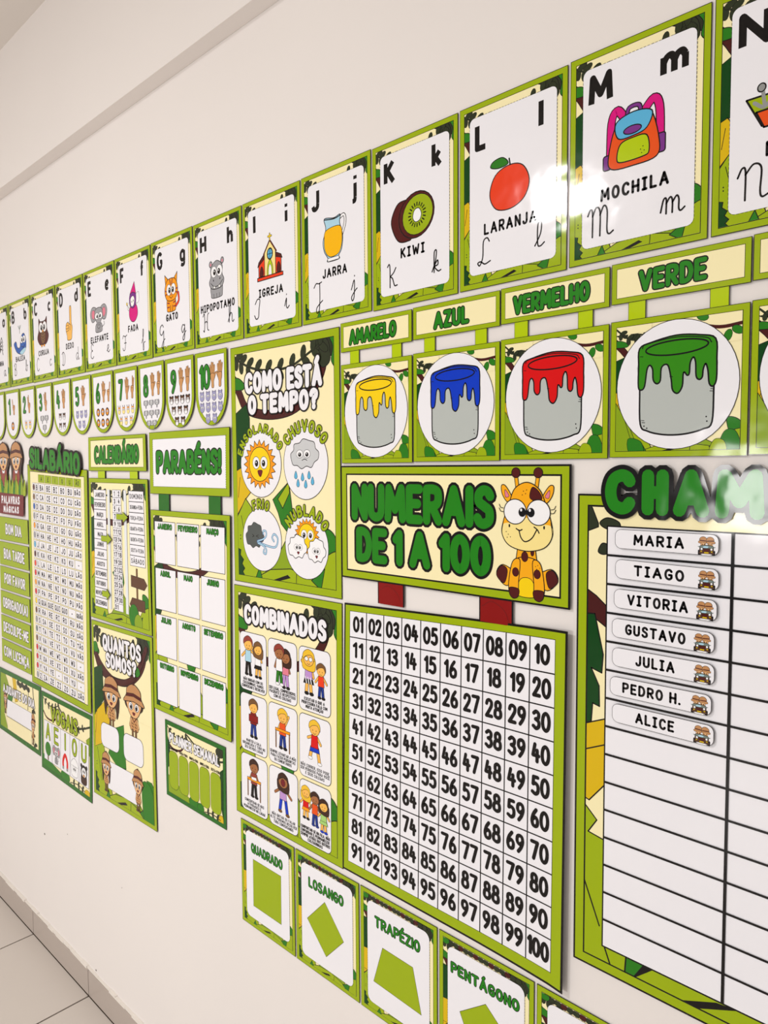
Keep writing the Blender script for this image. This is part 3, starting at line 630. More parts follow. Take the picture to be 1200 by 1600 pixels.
# ------------------------------------------------------------------ syllable chart
p = Sheet('syllable_chart', 'tall SILABÁRIO syllable chart with green cut-out title letters', 'chart', [(.336, -.57), (.811, -.59), (.786, -1.359), (.308, -1.351)], 475, 780, back=0.004, thick=0.001)
frame(p, 22, 2, lw2=2); p.clip = None
k = p.part('syllable_grid')
SY = [(c, [c + v for v in 'AEIOU'] + [c + 'ÃO']) for c in 'BCDFGHJKLMNPQRSTVWXZ']
LT = list('BCDFGHJKLMNPQRSTVWXYZ'); RW = []
for c in LT:
    if c == 'Q': RW.append(('Q', ['QUA', 'QUE', 'QUI', 'QUO', '-', 'QUÃO']))
    elif c == 'Y': RW.append(('Y', ['YA', 'YE', '-', 'YO', 'YU', '-']))
    elif c in 'KW': RW.append((c, [c + v for v in 'AEIOU'] + ['-']))
    else: RW.append((c, [c + v for v in 'AEIOU'] + [c + 'ÃO']))
xs = [88, 143, 196, 249, 302, 355, 410, 462]; ytop, rowh = 62, 33.2
cols = [(48, 66), (68, 92)] + [(94 + 56.5 * j, 94 + 56.5 * j + 53) for j in range(6)]
lay0 = p.lay
for j, tx in enumerate(['A', 'E', 'I', 'O', 'U', 'ÃO']):
    a, b = cols[j + 2]; p.lay = lay0; p.r(a, 32, b, 58, 'o', 1); p.t(tx, (a + b) / 2, 46, 15, min(30, 11 * len(tx) + 3) if len(tx) > 1 else None, 2.6, n=3)
ICON = ['kw', 'wd', 'bl', 'gy', 'or_', 'gy', 'sky', 'kw', 'ora', 'red', 'or_', 'red', 'yel', 'wd', 'gy', 'mg', 'wd', 'red', 'red', 'red', 'gy']
lay0 = p.lay
for r_, (c, sy) in enumerate(RW):
    y = ytop + rowh * r_
    for j in range(8):
        a, b = cols[j]; p.lay = lay0
        if j == 0: p.r(a - 6, y, b, y + rowh - 4, 'w', .8); p.e((a + b) / 2 - 3, y + rowh / 2 - 2, 8, 11, ICON[r_], 1.4, n=10); continue
        p.r(a, y, b, y + rowh - 4, 'w', 1.1); tx = c if j == 1 else sy[j - 2]
        p.t(tx, (a + b) / 2, y + rowh / 2 - 1.5, 19.5 if 'Ã' not in tx else 16, min(b - a - 8, 12 * len(tx) + 6) if len(tx) > 1 else (None if tx != '-' else 8), 3.7, n=3, table=GLS)
p.lay = lay0 + 12
p.base = 0.004
k = p.part('title_lettering', label='green cut-out title letters standing proud of the chart')
p.t('SILABÁRIO', 232, -20, 70, 402, 17, 'tg', 7, n=5, gap=1, thick=.002, skew=.02)
p.build()

# ------------------------------------------------------------------ helper of the day, vowels
def bush_border(p, b, c='bg'):
    p.part('border'); p.r(0, 0, p.w, p.h, 'k', thick=p.thick); p.r(.7, .7, p.w - .7, p.h - .7, c); p.part('printed_field'); p.r(b, b, p.w - b, p.h - b, 'cr', .8); p.clip = (b, b, p.w - b, p.h - b)
p = Sheet('helper_poster', 'AJUDANTE DO DIA poster with green border and empty name box', 'poster', [(-.036, -1.36), (.377, -1.357), (.353, -1.615), (-.062, -1.612)], 413, 255)
bush_border(p, 18)
p.g([(18, 18), (70, 18), (110, 60), (70, 130), (60, 180), (100, 240), (18, 240)], 'ol', 1.5); p.g([(140, 18), (176, 18), (200, 100), (170, 110)], 'y', 1.2); p.g([(110, 60), (150, 90), (130, 130), (90, 120)], 'lf', 1.2)
for a in range(6): p.e(200 + 20 * a, 28 + (a % 2) * 6, 14, 10, 'dv', 1, n=12)
p.l([(300, 30), (296, 110)], 5); p.l([(340, 20), (352, 80), (346, 120)], 6, 'dv', smooth=True); vine(p, [(345, 80), (350, 130), (342, 180), (370, 235)], 3, 11)
p.clip = None; k = p.part('name_box'); p.g([(90, 115), (330, 115), (333, 182), (83, 184)], 'w', 1.2); p.g([(83, 186), (333, 184), (330, 236), (95, 236)], 'cr', 1)
p.part('child_drawing'); p.push(346, 150, .5, .75); safari_body(p); safari_head(p, False); p.pop(); p.part('child_drawing'); p.push(72, 110, .5, .62); safari_body(p); safari_head(p, True); p.pop()
p.part('title_lettering'); p.t('AJUDANTE DO DIA', 204, 76, 34, 312, 7, 'w', 2.2, n=4, gap=3)
p.build()

p = Sheet('vowel_poster', 'small VOGAIS poster with A E I O U columns inside a dark green border', 'poster', [(.382, -1.368), (.784, -1.366), (.765, -1.656), (.362, -1.650)], 402, 287)
bush_border(p, 16)
p.l([(16, 70), (50, 90), (110, 85), (150, 40)], 7, 'br', smooth=True); vine(p, [(14, 20), (60, 40), (110, 38), (150, 22)], 3, 9); p.l([(150, 30), (230, 70), (320, 62), (390, 40)], 7, 'dv', smooth=True); vine(p, [(230, 66), (300, 70), (350, 50)], 2, 8)
p.g([(360, 90), (392, 70), (392, 140), (372, 130)], 'ol', 1)
p.g([(16, 230), (80, 245), (180, 262), (200, 272), (16, 272)], 'lf', 1.2); p.e(200, 260, 36, 20, 'lf', 1); p.e(370, 268, 22, 14, 'y', 1); vine(p, [(240, 268), (300, 258), (350, 266)], 2, 9)
p.clip = None
VC = [('A', 25, 91), ('E', 92, 163), ('I', 164, 238), ('O', 239, 309), ('U', 310, 380)]
for n_, (c, a, b) in enumerate(VC):
    k = p.part('vowel_column'); p.r(a, 101, b, 246, 'w', 1.2); cx = (a + b) / 2
    p.part('vowel_letter', k); p.t(c, cx, 138, 60, 38 if c != 'I' else None, 9, 'o', 2, n=5)
    p.part('illustration', k); p.push(cx, 206, .62, .62)
    if c == 'A': p.r(-6, 10, 6, 60, 'wd', 2); p.e(0, -6, 38, 40, 'lf', 2)
    elif c == 'E': elephant(p)
    elif c == 'I': p.l([(-26, 44), (-26, 0), (0, -34), (26, 0), (26, 44)], 22, 'red', smooth=True, flat=True); p.r(-37, 34, -15, 50, 'sh'); p.r(15, 34, 37, 50, 'sh')
    elif c == 'O': p.s_([(-40, 20), (-44, -20), (0, -50), (44, -20), (40, 20), (30, 50), (-30, 50)], 'wht', 2); p.l([(-40, -6), (40, -6)], 1.5); eyes(p, 0, 10, 12, 12)
    else: p.s_([(-26, 0), (26, 0), (30, 54), (-30, 54)], 'hair', 2); p.e(-30, -38, 12, 12, 'k'); p.e(30, -38, 12, 12, 'k'); p.e(0, -10, 38, 36, 'k'); p.e(0, -6, 28, 26, 'wht'); eyes(p, 0, -12, 12, 12); p.e(0, 12, 12, 8, 'tan', 1)
    p.pop()
p.part('title_lettering'); p.t('VOGAIS', 190, 66, 56, 216, 11, 'o', 2.4, n=5, gap=2)
p.build()

# ------------------------------------------------------------------ calendar with hanging sign and sliding arrows
p = Sheet('calendar_board', 'CALENDÁRIO board: small sign above a tall panel of months, days and weekdays', 'calendar', [(.828, -.492), (1.182, -.493), (1.186, -1.047), (.806, -1.044)], 360, 554, back=0.004, thick=.001)
for a, b in ((60, 106), (258, 304)):
    p.part('strap'); p.r(a, 98, b, 128, 'k', thick=.001); p.r(a + .8, 98, b - .8, 128, 'lime')
p.base = .0012; p.lay = 0
p.part('sign_board'); p.r(0, 0, 356, 102, 'k', thick=.002); p.r(1.2, 1.2, 354.8, 100.8, 'o'); p.r(15, 10, 341, 91, 'k'); p.r(16.2, 11.2, 339.8, 89.8, 'cr')
p.part('title_lettering'); p.t('CALENDÁRIO', 178, 54, 52, 276, 11.5, 'tg', 3, n=5, gap=1.5)
p.lay = 0
frame(p, 13, 1.2, y0=123, th=.002); jungle(p, 13, 136, 347, 541)
p.part('guide_post'); p.r(283, 375, 291, 520, 'wd', 1); p.g([(254, 396), (326, 400), (342, 416), (326, 432), (254, 428)], 'br2', 1.2); p.g([(244, 480), (258, 460), (328, 462), (328, 494), (258, 494)], 'br2', 1.2); p.e(266, 512, 26, 34, 'lf', 1); p.e(290, 530, 22, 26, 'ol', 1)
p.clip = None
p.part('month_list')
for i, m in enumerate('JANEIRO FEVEREIRO MARÇO ABRIL MAIO JUNHO JULHO AGOSTO SETEMBRO OUTUBRO NOVEMBRO DEZEMBRO'.split()):
    y = 158 + 29.8 * i; p.lay = 120; p.r(34, y, 113, y + 29, 'w', 1.2); p.t(m, 73, y + 15, 14, min(70, 8.5 * len(m)), 2.8, n=3, table=GLS)
p.part('day_grid')
for i in range(31):
    x = 154 + 26 * (i % 2); y = 156 + 22.2 * (i // 2); p.lay = 120; p.r(x, y, x + 26, y + 22, 'w', 1); p.t(str(i + 1), x + 13, y + 11, 15, 9 if 0 < i < 9 else (19 if i > 8 else None), 3.2, n=3)
p.lay = 120; p.r(180, 156 + 22.2 * 15, 206, 178 + 22.2 * 15, 'w', 1)
p.part('weekday_list')
for i, m in enumerate('DOMINGO SEGUNDA-FEIRA TERÇA-FEIRA QUARTA-FEIRA QUINTA-FEIRA SEXTA-FEIRA SÁBADO'.split()):
    y = 157 + 30.3 * i; p.lay = 120; p.r(252, y, 336, y + 29.5, 'w', 1.2)
    GLS['Á'] = GL['Á']; p.t(m, 294, y + 15, 14 if len(m) < 9 else 11, 72, 2.4 if len(m) < 9 else 1.9, n=3, table=GLS)
p.lay = 130
for a in (122, 222): p.part('slide_strip', label='white paper strip'); p.r(a, 156, a + 16, 512, 'sh', thick=.002); p.r(a, 156, a + 14.5, 512, 'str_')
p.build()
for i, (x0, z0, x1, z1, where) in enumerate([(1.005, -.712, 1.073, -.738, 'weekday strip, topmost of the three arrows'), (.905, -.780, .970, -.808, 'month strip level with MAIO and JUNHO'), (.900, -.946, .950, -.974, 'month strip over NOVEMBRO, lowest of the three arrows')]):
    q = Sheet('arrow_marker', 'small green paper arrow on the calendar %s' % where, 'marker', rect(x0, z0, x1, z1), 66, 28, 'arrow markers on the calendar', back=.0098, thick=.001)
    q.part('arrow_body'); P_ = [(0, 6), (38, 6), (38, -2), (66, 14), (38, 30), (38, 22), (0, 22)]; q.g(P_, 'k', 2, thick=.001); q.g(P_, 'o'); q.build()

# ------------------------------------------------------------------ birthday board
p = Sheet('birthday_board', 'PARABÉNS! sign with two green straps over a grid of twelve white month boxes', 'board', [(1.198, -.491), (1.573, -.491), (1.556, -1.2475), (1.187, -1.2465)], 374, 756, back=0.004, thick=.001)
for a, b in ((42, 96), (282, 334)):
    p.part('strap'); p.r(a, 158, b, 212, 'k', thick=.001); p.r(a + .9, 158, b - .9, 212, 'bg')
p.base = .0012; p.lay = 0
p.part('sign_board'); p.r(0, 0, 374, 164, 'k', thick=.002); p.r(1.3, 1.3, 372.7, 162.7, 'o'); p.r(18, 19, 358, 144, 'w')
for i in range(58): p.lay = 6; x = 18 + 340 * i / 57; p.r(x, 18, x + 3, 19.6, 'k'); p.lay = 6; p.r(x, 143.4, x + 3, 145, 'k')
for i in range(22): p.lay = 7; y = 19 + 125 * i / 22; p.r(17.2, y, 18.8, y + 3, 'k'); p.lay = 7; p.r(357.2, y, 358.8, y + 3, 'k')
p.part('title_lettering'); p.t('PARABÉNS!', 187, 80, 60, 304, 13.5, 'tg', 3.2, n=5, gap=2)
p.lay = 0
frame(p, 14, 1.2, y0=207, th=.002); jungle(p, 14, 221, 360, 742); p.clip = None
lay0 = p.lay
for i, m in enumerate('JANEIRO FEVEREIRO MARÇO ABRIL MAIO JUNHO JULHO AGOSTO SETEMBRO OUTUBRO NOVEMBRO DEZEMBRO'.split()):
    x = 22 + 113 * (i % 3); y = 237 + 126 * (i // 3); p.lay = lay0
    k = p.part('month_box'); p.r(x, y, x + 104, y + 112, 'w', 1.4)
    p.part('month_lettering', k); p.t(m, x + 52, y + 13, 15, min(92, 10.5 * len(m)), 3.4, 'tg', 1.1, n=3, gap=1)
p.build()

# ------------------------------------------------------------------ how many are we
p = Sheet('head_count_poster', 'tall QUANTOS SOMOS? poster with four safari children and three white boxes', 'poster', [(.805, -1.054), (1.181, -1.051), (1.181, -1.603), (.786, -1.611)], 376, 555, back=.003)
frame(p, 13, 1.2); jungle(p, 14, 14, 362, 541); p.l([(10, 75), (60, 130), (150, 166), (240, 150), (300, 100), (340, 40)], 20, 'k', smooth=True); p.l([(10, 75), (60, 130), (150, 166), (240, 150), (300, 100), (340, 40)], 17, 'br', smooth=True)
p.r(130, 260, 360, 420, 'cr'); p.g([(14, 150), (70, 130), (76, 240), (30, 280), (14, 300)], 'dg', 1.2); p.g([(30, 280), (90, 235), (120, 290), (60, 380), (14, 400)], 'y', 1.2)
p.g([(150, 310), (200, 290), (210, 420), (160, 430), (100, 400)], 'lf', 1.4); p.s_([(300, 440), (340, 430), (364, 470), (364, 545), (310, 545)], 'lf', 1.2)
p.s_([(262, 112), (290, 100), (304, 116), (284, 130)], 'lf', 1.2); p.s_([(14, 70), (34, 66), (44, 92), (20, 96)], 'lf', 1.2)
p.clip = None
lay0 = p.lay
for x, y, sx, sy, girl, lb in ((126, 208, 1.5, 1.05, True, 'girl with dark pigtails and a safari hat'), (263, 208, 1.55, 1.08, False, 'boy with a safari hat')):
    p.lay = lay0; p.part('child_drawing', label=lb); p.push(x, y, sx, sy); safari_body(p); safari_head(p, girl); p.pop()
for x0, y0, x1, y1, rad in ((56, 310, 170, 386, 22), (198, 310, 312, 392, 22), (96, 424, 282, 512, 4)):
    p.lay = lay0 + 60; p.part('white_box'); p.r(x0, y0, x1, y1, 'w', 1.6 if rad > 9 else .8, rad)
for x, y, girl, lb in ((85, 440, True, 'small girl with a safari hat'), (277, 442, False, 'small boy with a safari hat')):
    p.lay = lay0 + 64; p.part('child_drawing', label=lb); p.push(x, y, .84, .8); safari_body(p); safari_head(p, girl); p.pop()
p.part('title_lettering'); p.t('QUANTOS', 195, 58, 50, 236, 10.5, 'w', 3.2, n=5, gap=2); p.t('SOMOS?', 190, 109, 46, 188, 10.5, 'w', 3.2, n=5, gap=2)
p.build()

# ------------------------------------------------------------------ weekly planner
p = Sheet('weekly_planner', 'small PLANNER SEMANAL sheet with five lime columns in a dark green border', 'planner', [(1.236, -1.267), (1.524, -1.269), (1.521, -1.479), (1.236, -1.477)], 287, 210)
bush_border(p, 12, 'bg')
vine(p, [(10, 14), (40, 34), (80, 36), (110, 22)], 2.5, 7); p.l([(14, 60), (40, 72), (80, 66), (100, 40)], 6, 'br', smooth=True); p.l([(110, 16), (170, 40), (240, 48), (280, 40)], 5, 'dv', smooth=True); vine(p, [(180, 40), (230, 46), (270, 42)], 2, 7); p.e(262, 22, 18, 12, 'dv', 1)
p.g([(10, 40), (22, 60), (24, 120), (12, 130)], 'dg', 1); p.g([(12, 150), (60, 165), (120, 185), (190, 198), (12, 198)], 'ol', 1); p.e(140, 190, 24, 16, 'lf', 1); p.e(172, 192, 16, 12, 'lf', 1); p.e(268, 192, 16, 12, 'y', 1); vine(p, [(190, 196), (225, 190), (262, 194)], 1.6, 7); p.g([(262, 70), (276, 60), (276, 190), (266, 160)], 'dg', 1)
p.clip = None; lay0 = p.lay
for i, d in enumerate('SEGUNDA-FEIRA TERÇA-FEIRA QUARTA-FEIRA QUINTA-FEIRA SEXTA-FEIRA'.split()):
    x = 18 + 50.5 * i; p.lay = lay0; k = p.part('day_column'); p.r(x, 79, x + 46, 183, 'kg', 1, 16, n=0) if 0 else p.r(x, 79, x + 46, 183, 'kg', 1, 16)
    p.part('day_lettering', k); p.t(d, x + 23, 73, 7, 42, 1.3, n=2)
p.part('title_lettering'); p.t('PLANNER SEMANAL', 141, 44, 28, 238, 5.4, 'w', 1.8, n=4, gap=2)
p.build()

# ------------------------------------------------------------------ weather poster
def cloud(p, c, lw=2, s=1):
    p.s_([(-44, 14), (-46, -4), (-36, -16), (-34, -34), (-16, -38), (-4, -50), (16, -44), (32, -38), (36, -20), (46, -8), (44, 12), (32, 22), (22, 38), (6, 34), (-10, 42), (-24, 32), (-38, 30)], c, lw, n=4)
def sun(p):
    q = []
    for i in range(40):
        a = 2 * math.pi * i / 40; r_ = 50 if i % 2 == 0 else 39; q.append((r_ * math.cos(a), r_ * math.sin(a)))
    p.g(q, 'or_', 1.4); p.e(0, 0, 33, 35, 'yel', 1.4)
p = Sheet('weather_poster', 'COMO ESTÁ O TEMPO? weather poster with sun, rain, wind and cloud circles', 'poster', [(1.577, -.311), (1.948, -.311), (1.948, -.852), (1.578, -.852)], 370, 541)
frame(p, 16, 1.3); jungle(p, 17, 14, 353, 524); p.clip = None
lay0 = p.lay
CIR = [('sun_circle', 108, 268, 74, 74), ('rain_circle', 262, 267, 71, 76), ('wind_circle', 108, 437, 71, 71), ('cloud_circle', 262, 442, 70, 69)]
for n_, (nm, cx, cy, rx, ry) in enumerate(CIR):
    p.lay = lay0; k = p.part(nm); p.e(cx, cy, rx, ry, 'w', 1.5, n=40); p.part('illustration', k)
    if n_ == 0: p.push(105, 268, 1.18, 1.1); sun(p); eyes(p, 1, -3, 11, 12, (.1, .1)); p.s_([(-6, 13), (8, 13), (3, 25), (-3, 22)], 'maroon', 1); p.pop()
    elif n_ == 1:
        p.push(260, 250, .98, .68); cloud(p, 'lg'); eyes(p, -4, -4, 11, 12, (0, .2)); p.l([(-8, 16), (0, 12), (8, 16)], 1.8, smooth=True); p.pop()
        for x, y in ((231, 293), (253, 297), (274, 293), (238, 310), (263, 312), (285, 305)): p.s_([(x, y - 10), (x + 5, y + 2), (x, y + 7), (x - 5, y + 2)], 'sky', 1, n=3)
    elif n_ == 2:
        p.push(82, 431, .74, .64); cloud(p, 'dgy', 1.5); p.l([(-12, -6), (-4, -1), (-12, 3)], 2); p.l([(18, -6), (8, -1), (18, 3)], 2); p.pop()
        for pts in ([(92, 441), (112, 436), (124, 428), (124, 418), (114, 417), (114, 424)], [(92, 443), (130, 450), (158, 450), (166, 432), (154, 422), (146, 430), (152, 438)], [(94, 446), (112, 450), (124, 458), (122, 468), (114, 466), (116, 459)]):
            p.l(pts, 5, 'nav', smooth=True); p.l(pts, 3, 'lb', smooth=True)
    else:
        p.push(264, 420, .8, .76); sun(p); eyes(p, 2, -4, 12, 13, (0, .1)); p.pop()
        p.push(233, 446, .68, .56); cloud(p, 'wht', 2.6); eyes(p, 4, -2, 10, 10); p.s_([(-2, 16), (10, 16), (4, 26)], 'maroon', 1, n=3); p.pop()
        p.push(295, 450, .62, .56); cloud(p, 'wht', 2.6); eyes(p, -2, -2, 10, 10); p.s_([(-6, 16), (6, 16), (0, 26)], 'maroon', 1, n=3); p.pop()
p.part('caption_lettering')
p.t('ENSOLARADO', 108, 268, 21, 196, 4.8, 'o', 1.5, n=3, arc=(80, -.08)); p.t('CHUVOSO', 262, 267, 26, 152, 5.4, 'o', 1.6, n=3, arc=(78, 0))
p.t('FRIO', 106, 437, 24, 64, 5, 'o', 1.6, n=3, arc=(80, 0)); p.t('NUBLADO', 262, 442, 25, 150, 5.4, 'o', 1.6, n=3, arc=(76, .03))
p.part('title_lettering'); p.t('COMO', 122, 86, 48, 134, 12, 'w', 3.4, n=5, gap=1); p.t('ESTÁ', 262, 87, 48, 114, 12, 'w', 3.4, n=5, gap=1)
p.t('O TEMPO?', 186, 135, 44, 240, 12, 'w', 3.4, n=5, gap=1)
p.build()

# ------------------------------------------------------------------ class rules
def kid(p, skin, hair, shirt, pants, shoe='k', longh=False, arms=((-20, 6), (20, 6)), skirt=False, lean=0, legs=((-7, 50), (7, 50)), face=True):
    """cartoon child: feet at 50, top of the head at -50"""
    for x, y in legs: p.l([(0.6 * x, 16), (x, y - 4)], 10.5, 'k'); p.l([(0.6 * x, 16), (x, y - 4)], 8, skin if skirt else pants); p.e(x + 1, y - 2, 6.5, 4, shoe, .8, n=10)
    for x, y in arms: p.l([(math.copysign(8, x), -10), (x, y)], 7, 'k'); p.l([(math.copysign(8, x), -10), (x, y)], 5, skin)
    if skirt: p.g([(-10, 10), (10, 10), (15, 26), (-15, 26)], pants, 1)
    p.g([(-9, -14), (9, -14), (11, 16), (-11, 16)], shirt, 1)
    h = lean
    if longh: p.s_([(h - 16, -36), (h + 16, -36), (h + 19, -8), (h + 8, -2), (h - 8, -4), (h - 18, -10)], hair, 1, n=3)
    p.e(h, -30, 15, 17, skin, 1, n=18)
    p.s_([(h - 16, -28), (h - 15, -42), (h, -51), (h + 15, -42), (h + 16, -26), (h + 9, -38), (h - 6, -36)], hair, 1, n=3)
    if face: p.l([(h - 5, -26), (h - 5, -25)], 2); p.l([(h + 5, -26), (h + 5, -25)], 2); p.l([(h - 4, -19), (h, -17), (h + 4, -19)], 1, smooth=True)
def desk(p):
    p.r(-24, 2, 24, 9, 'or_', 1); p.l([(-22, 9), (-22, 50)], 4, 'wd'); p.l([(22, 9), (22, 54)], 4, 'wd')
RULES = [
 (('NÃO BRIGAR COM OS', 'COLEGUINHAS, VAMOS', 'CONVERSAR E RESOLVER'), [(-18, 0, 1, dict(skin='sk3', hair='cap', shirt='lb', pants='k', arms=((-22, 4), (16, -24)))), (20, 4, .92, dict(skin='sk3', hair='wd', shirt='wht', pants='k', longh=True, skirt=True, arms=((-24, -18), (14, 4))))]),
 (('SER LEGAL, COMPREENSIVO,', 'PACIENTE E RESPEITOSO', 'COM OS COLEGAS'), [(12, 6, .96, dict(skin='sk2', hair='hair', shirt='pk', pants='lil', longh=True, arms=((-16, -4), (14, 8)))), (-10, 0, 1, dict(skin='sk2', hair='cap', shirt='wht', pants='lf', shoe='wht', arms=((-14, 8), (10, 4))))]),
 (('ESCUTAR O QUE A', 'PROFESSORA FALA COM', 'MUITA ATENÇÃO'), [(-18, -2, 1.05, dict(skin='sk3', hair='yh', shirt='lil', pants='k', longh=True, skirt=True, arms=((-20, -22), (14, 10)))), (22, 10, .82, dict(skin='sk3', hair='wd', shirt='ora', pants='nav'))]),
 (('MANTER A SALA', 'ORGANIZADA E TUDO NO', 'SEU DEVIDO LUGAR'), [(0, 0, 1, dict(skin='sk3', hair='wd', shirt='dred', pants='nav', arms=((-12, 8), (12, 8))))]),
 (('SEMPRE LEVANTAR A MÃO', 'PARA FAZER PERGUNTAS', 'OU COMENTÁRIOS'), [(0, -2, 1, dict(skin='sk3', hair='yh', shirt='or2', pants='nav', arms=((-14, 4), (20, -34))))]),
 (('NÃO CORRER, ISSO PODE', 'SER PERIGOSO PARA VOCÊ', 'E SEUS COLEGAS'), [(0, -2, 1, dict(skin='sk3', hair='yh', shirt='red', pants='blue', shoe='wht', skirt=True, arms=((-20, -4), (18, 4)), legs=((-14, 44), (14, 52))))]),
 (('CONCENTRAR-SE NAS', 'ATIVIDADES E', 'PERMANECER NO LUGAR'), [(0, -2, 1, dict(skin='sk2', hair='hair', shirt='cap', pants='k', arms=((-14, 4), (14, 4))))]),
 (('NÃO GRITAR OU FALAR', 'ALTO, PODEMOS RESOLVER', 'TUDO CONVERSANDO'), [(0, 0, 1.02, dict(skin='sk2', hair='hair', shirt='lil', pants='blue', shoe='wd', longh=True, arms=((-26, 4), (26, 6)), legs=((-11, 48), (13, 52)), face=False))]),
 (('COMPORTAR-SE NA FILA, NÃO', 'EMPURRAR E PERMANECER', 'SEMPRE ATRÁS DOS OUTROS', 'COLEGUINHAS'), [(-30, -6, .8, dict(skin='sk3', hair='yh', shirt='red', pants='or_', longh=True, skirt=True)), (0, 0, .82, dict(skin='sk2', hair='hair', shirt='or2', pants='nav', shoe='nav')), (28, 6, .8, dict(skin='sk3', hair='hair', shirt='lgr', pants='lgr', shoe='blue', longh=True, skirt=True))]),
]
p = Sheet('class_rules_poster', 'COMBINADOS class rules poster with nine white cards of children', 'poster', [(1.574, -.861), (1.948, -.860), (1.943, -1.414), (1.567, -1.413)], 374, 553)
frame(p, 16, 1.3); jungle(p, 17, 16, 357, 537); p.clip = None
lay0 = p.lay
for i, (cap, kids) in enumerate(RULES):
    c_, r_ = i % 3, i // 3; x0 = 22 + 108 * c_; y0 = 107 + 146 * r_; p.lay = lay0
    k = p.part('rule_card'); p.r(x0, y0, x0 + 101, y0 + 138, 'w', 1.4, 13)
    p.part('child_drawing' if len(kids) == 1 else 'children_drawing', k); cx = x0 + 50
    for x, y, s_, kw in kids:
        p.push(cx + x, y0 + 55 + y, s_ * 1.08, s_ * .92); kid(p, **kw)
        if i == 3: p.r(-16, -8, 16, 10, 'dred', 1)
        if i in (4, 6): desk(p)
        if i == 6: p.g([(-10, -2), (8, -4), (10, 4), (-8, 5)], 'wht', .8)
        if i == 7: p.e(0, -26, 7, 9, 'maroon', 1, n=12); p.l([(-4, -38), (-9, -36)], 1.4); p.l([(4, -38), (9, -36)], 1.4)
        if i == 2 and x < 0:
            p.e(-6, -29, 5, 5, 'wht', 1, n=10); p.e(6, -29, 5, 5, 'wht', 1, n=10)
            for q in (-9, -2, 5): p.l([(q, 12), (q + 3, 25)], 2.4, 'wht')
        p.pop()
    p.part('caption_lettering', k)
    for j, tx in enumerate(cap): p.t(tx, cx, y0 + 112 + (j - (len(cap) - 3) * .8) * 8.4, 7, min(94, 4.35 * len(tx)), 1.15, n=2)
p.lay = lay0 + 80
p.part('title_lettering'); p.t('COMBINADOS', 184, 64, 46, 288, 11, 'w', 4.2, n=5, gap=1.5)
p.build()

# ------------------------------------------------------------------ shape cards
for i, (nm, lab) in enumerate([('QUADRADO', 'with a green square'), ('LOSANGO', 'with a green diamond'), ('TRAPÉZIO', 'with a green trapezium'), ('PENTÁGONO', 'with a green pentagon'), ('HEXÁGONO', '')]):
    x0 = 1.583 + .2053 * i
    p = Sheet('shape_card', ('%s shape card %s' % (nm, lab)) if lab else 'shape card at the bottom right whose upper corner alone is in view', 'card', rect(x0, -1.4265, x0 + .2005, -1.679), 200, 252, 'geometric shape cards in the bottom row')
    frame(p, 8.8, .9); jungle(p, 9, 9, 191, 243)
    p.g([(9, 60), (30, 60), (30, 124), (9, 124)], 'dg', .8); p.g([(9, 124), (24, 122), (24, 168), (9, 168)], 'y', .8)
    dr = random.Random(7)
    for a in range(14): x = 24 + 11 * a; p.s_([(x, 9), (x + 9, 11), (x + 7, 18), (x - 2, 17)], ('dv', 'dv', 'br')[a % 3], .5, n=2)
    p.e(15, 13, 9, 7, 'lf', .7)
    p.clip = None
    k = p.part('white_panel'); p.r(20.5, 20, 182, 229, 'w', 0, 13); q = p.rr(20, 19.5, 182.6, 229.6, 13, 3)
    for a in range(len(q)):
        (ax, ay), (bx, by) = q[a], q[(a + 1) % len(q)]; n = max(1, int(math.hypot(bx - ax, by - ay) / 5))
        for t_ in range(n): p.stroke([(ax + (bx - ax) * (t_ + .15) / n, ay + (by - ay) * (t_ + .15) / n), (ax + (bx - ax) * (t_ + .8) / n, ay + (by - ay) * (t_ + .8) / n)], .5, 'k', False, True)
    if lab:
        p.part('name_lettering', k); p.t(nm, 100, 57, 22 if nm != 'PENTÁGONO' else 20, 110 if i == 1 else (118 if i < 3 else 144), 3.9, 'tg', 1.3, n=4, gap=1.8)
        p.part('shape', k)
        P_ = [[(48, 84), (153, 84), (152, 198), (47, 198)], [(97, 82), (155, 143), (100, 201), (39, 142)], [(62, 103), (141, 104), (162, 187), (37, 183)], [(104, 88), (152, 127), (134, 184), (74, 184), (48, 131)]][i]
        p.g(P_, 'ol' if 0 else 'o', .8)
    p.build()

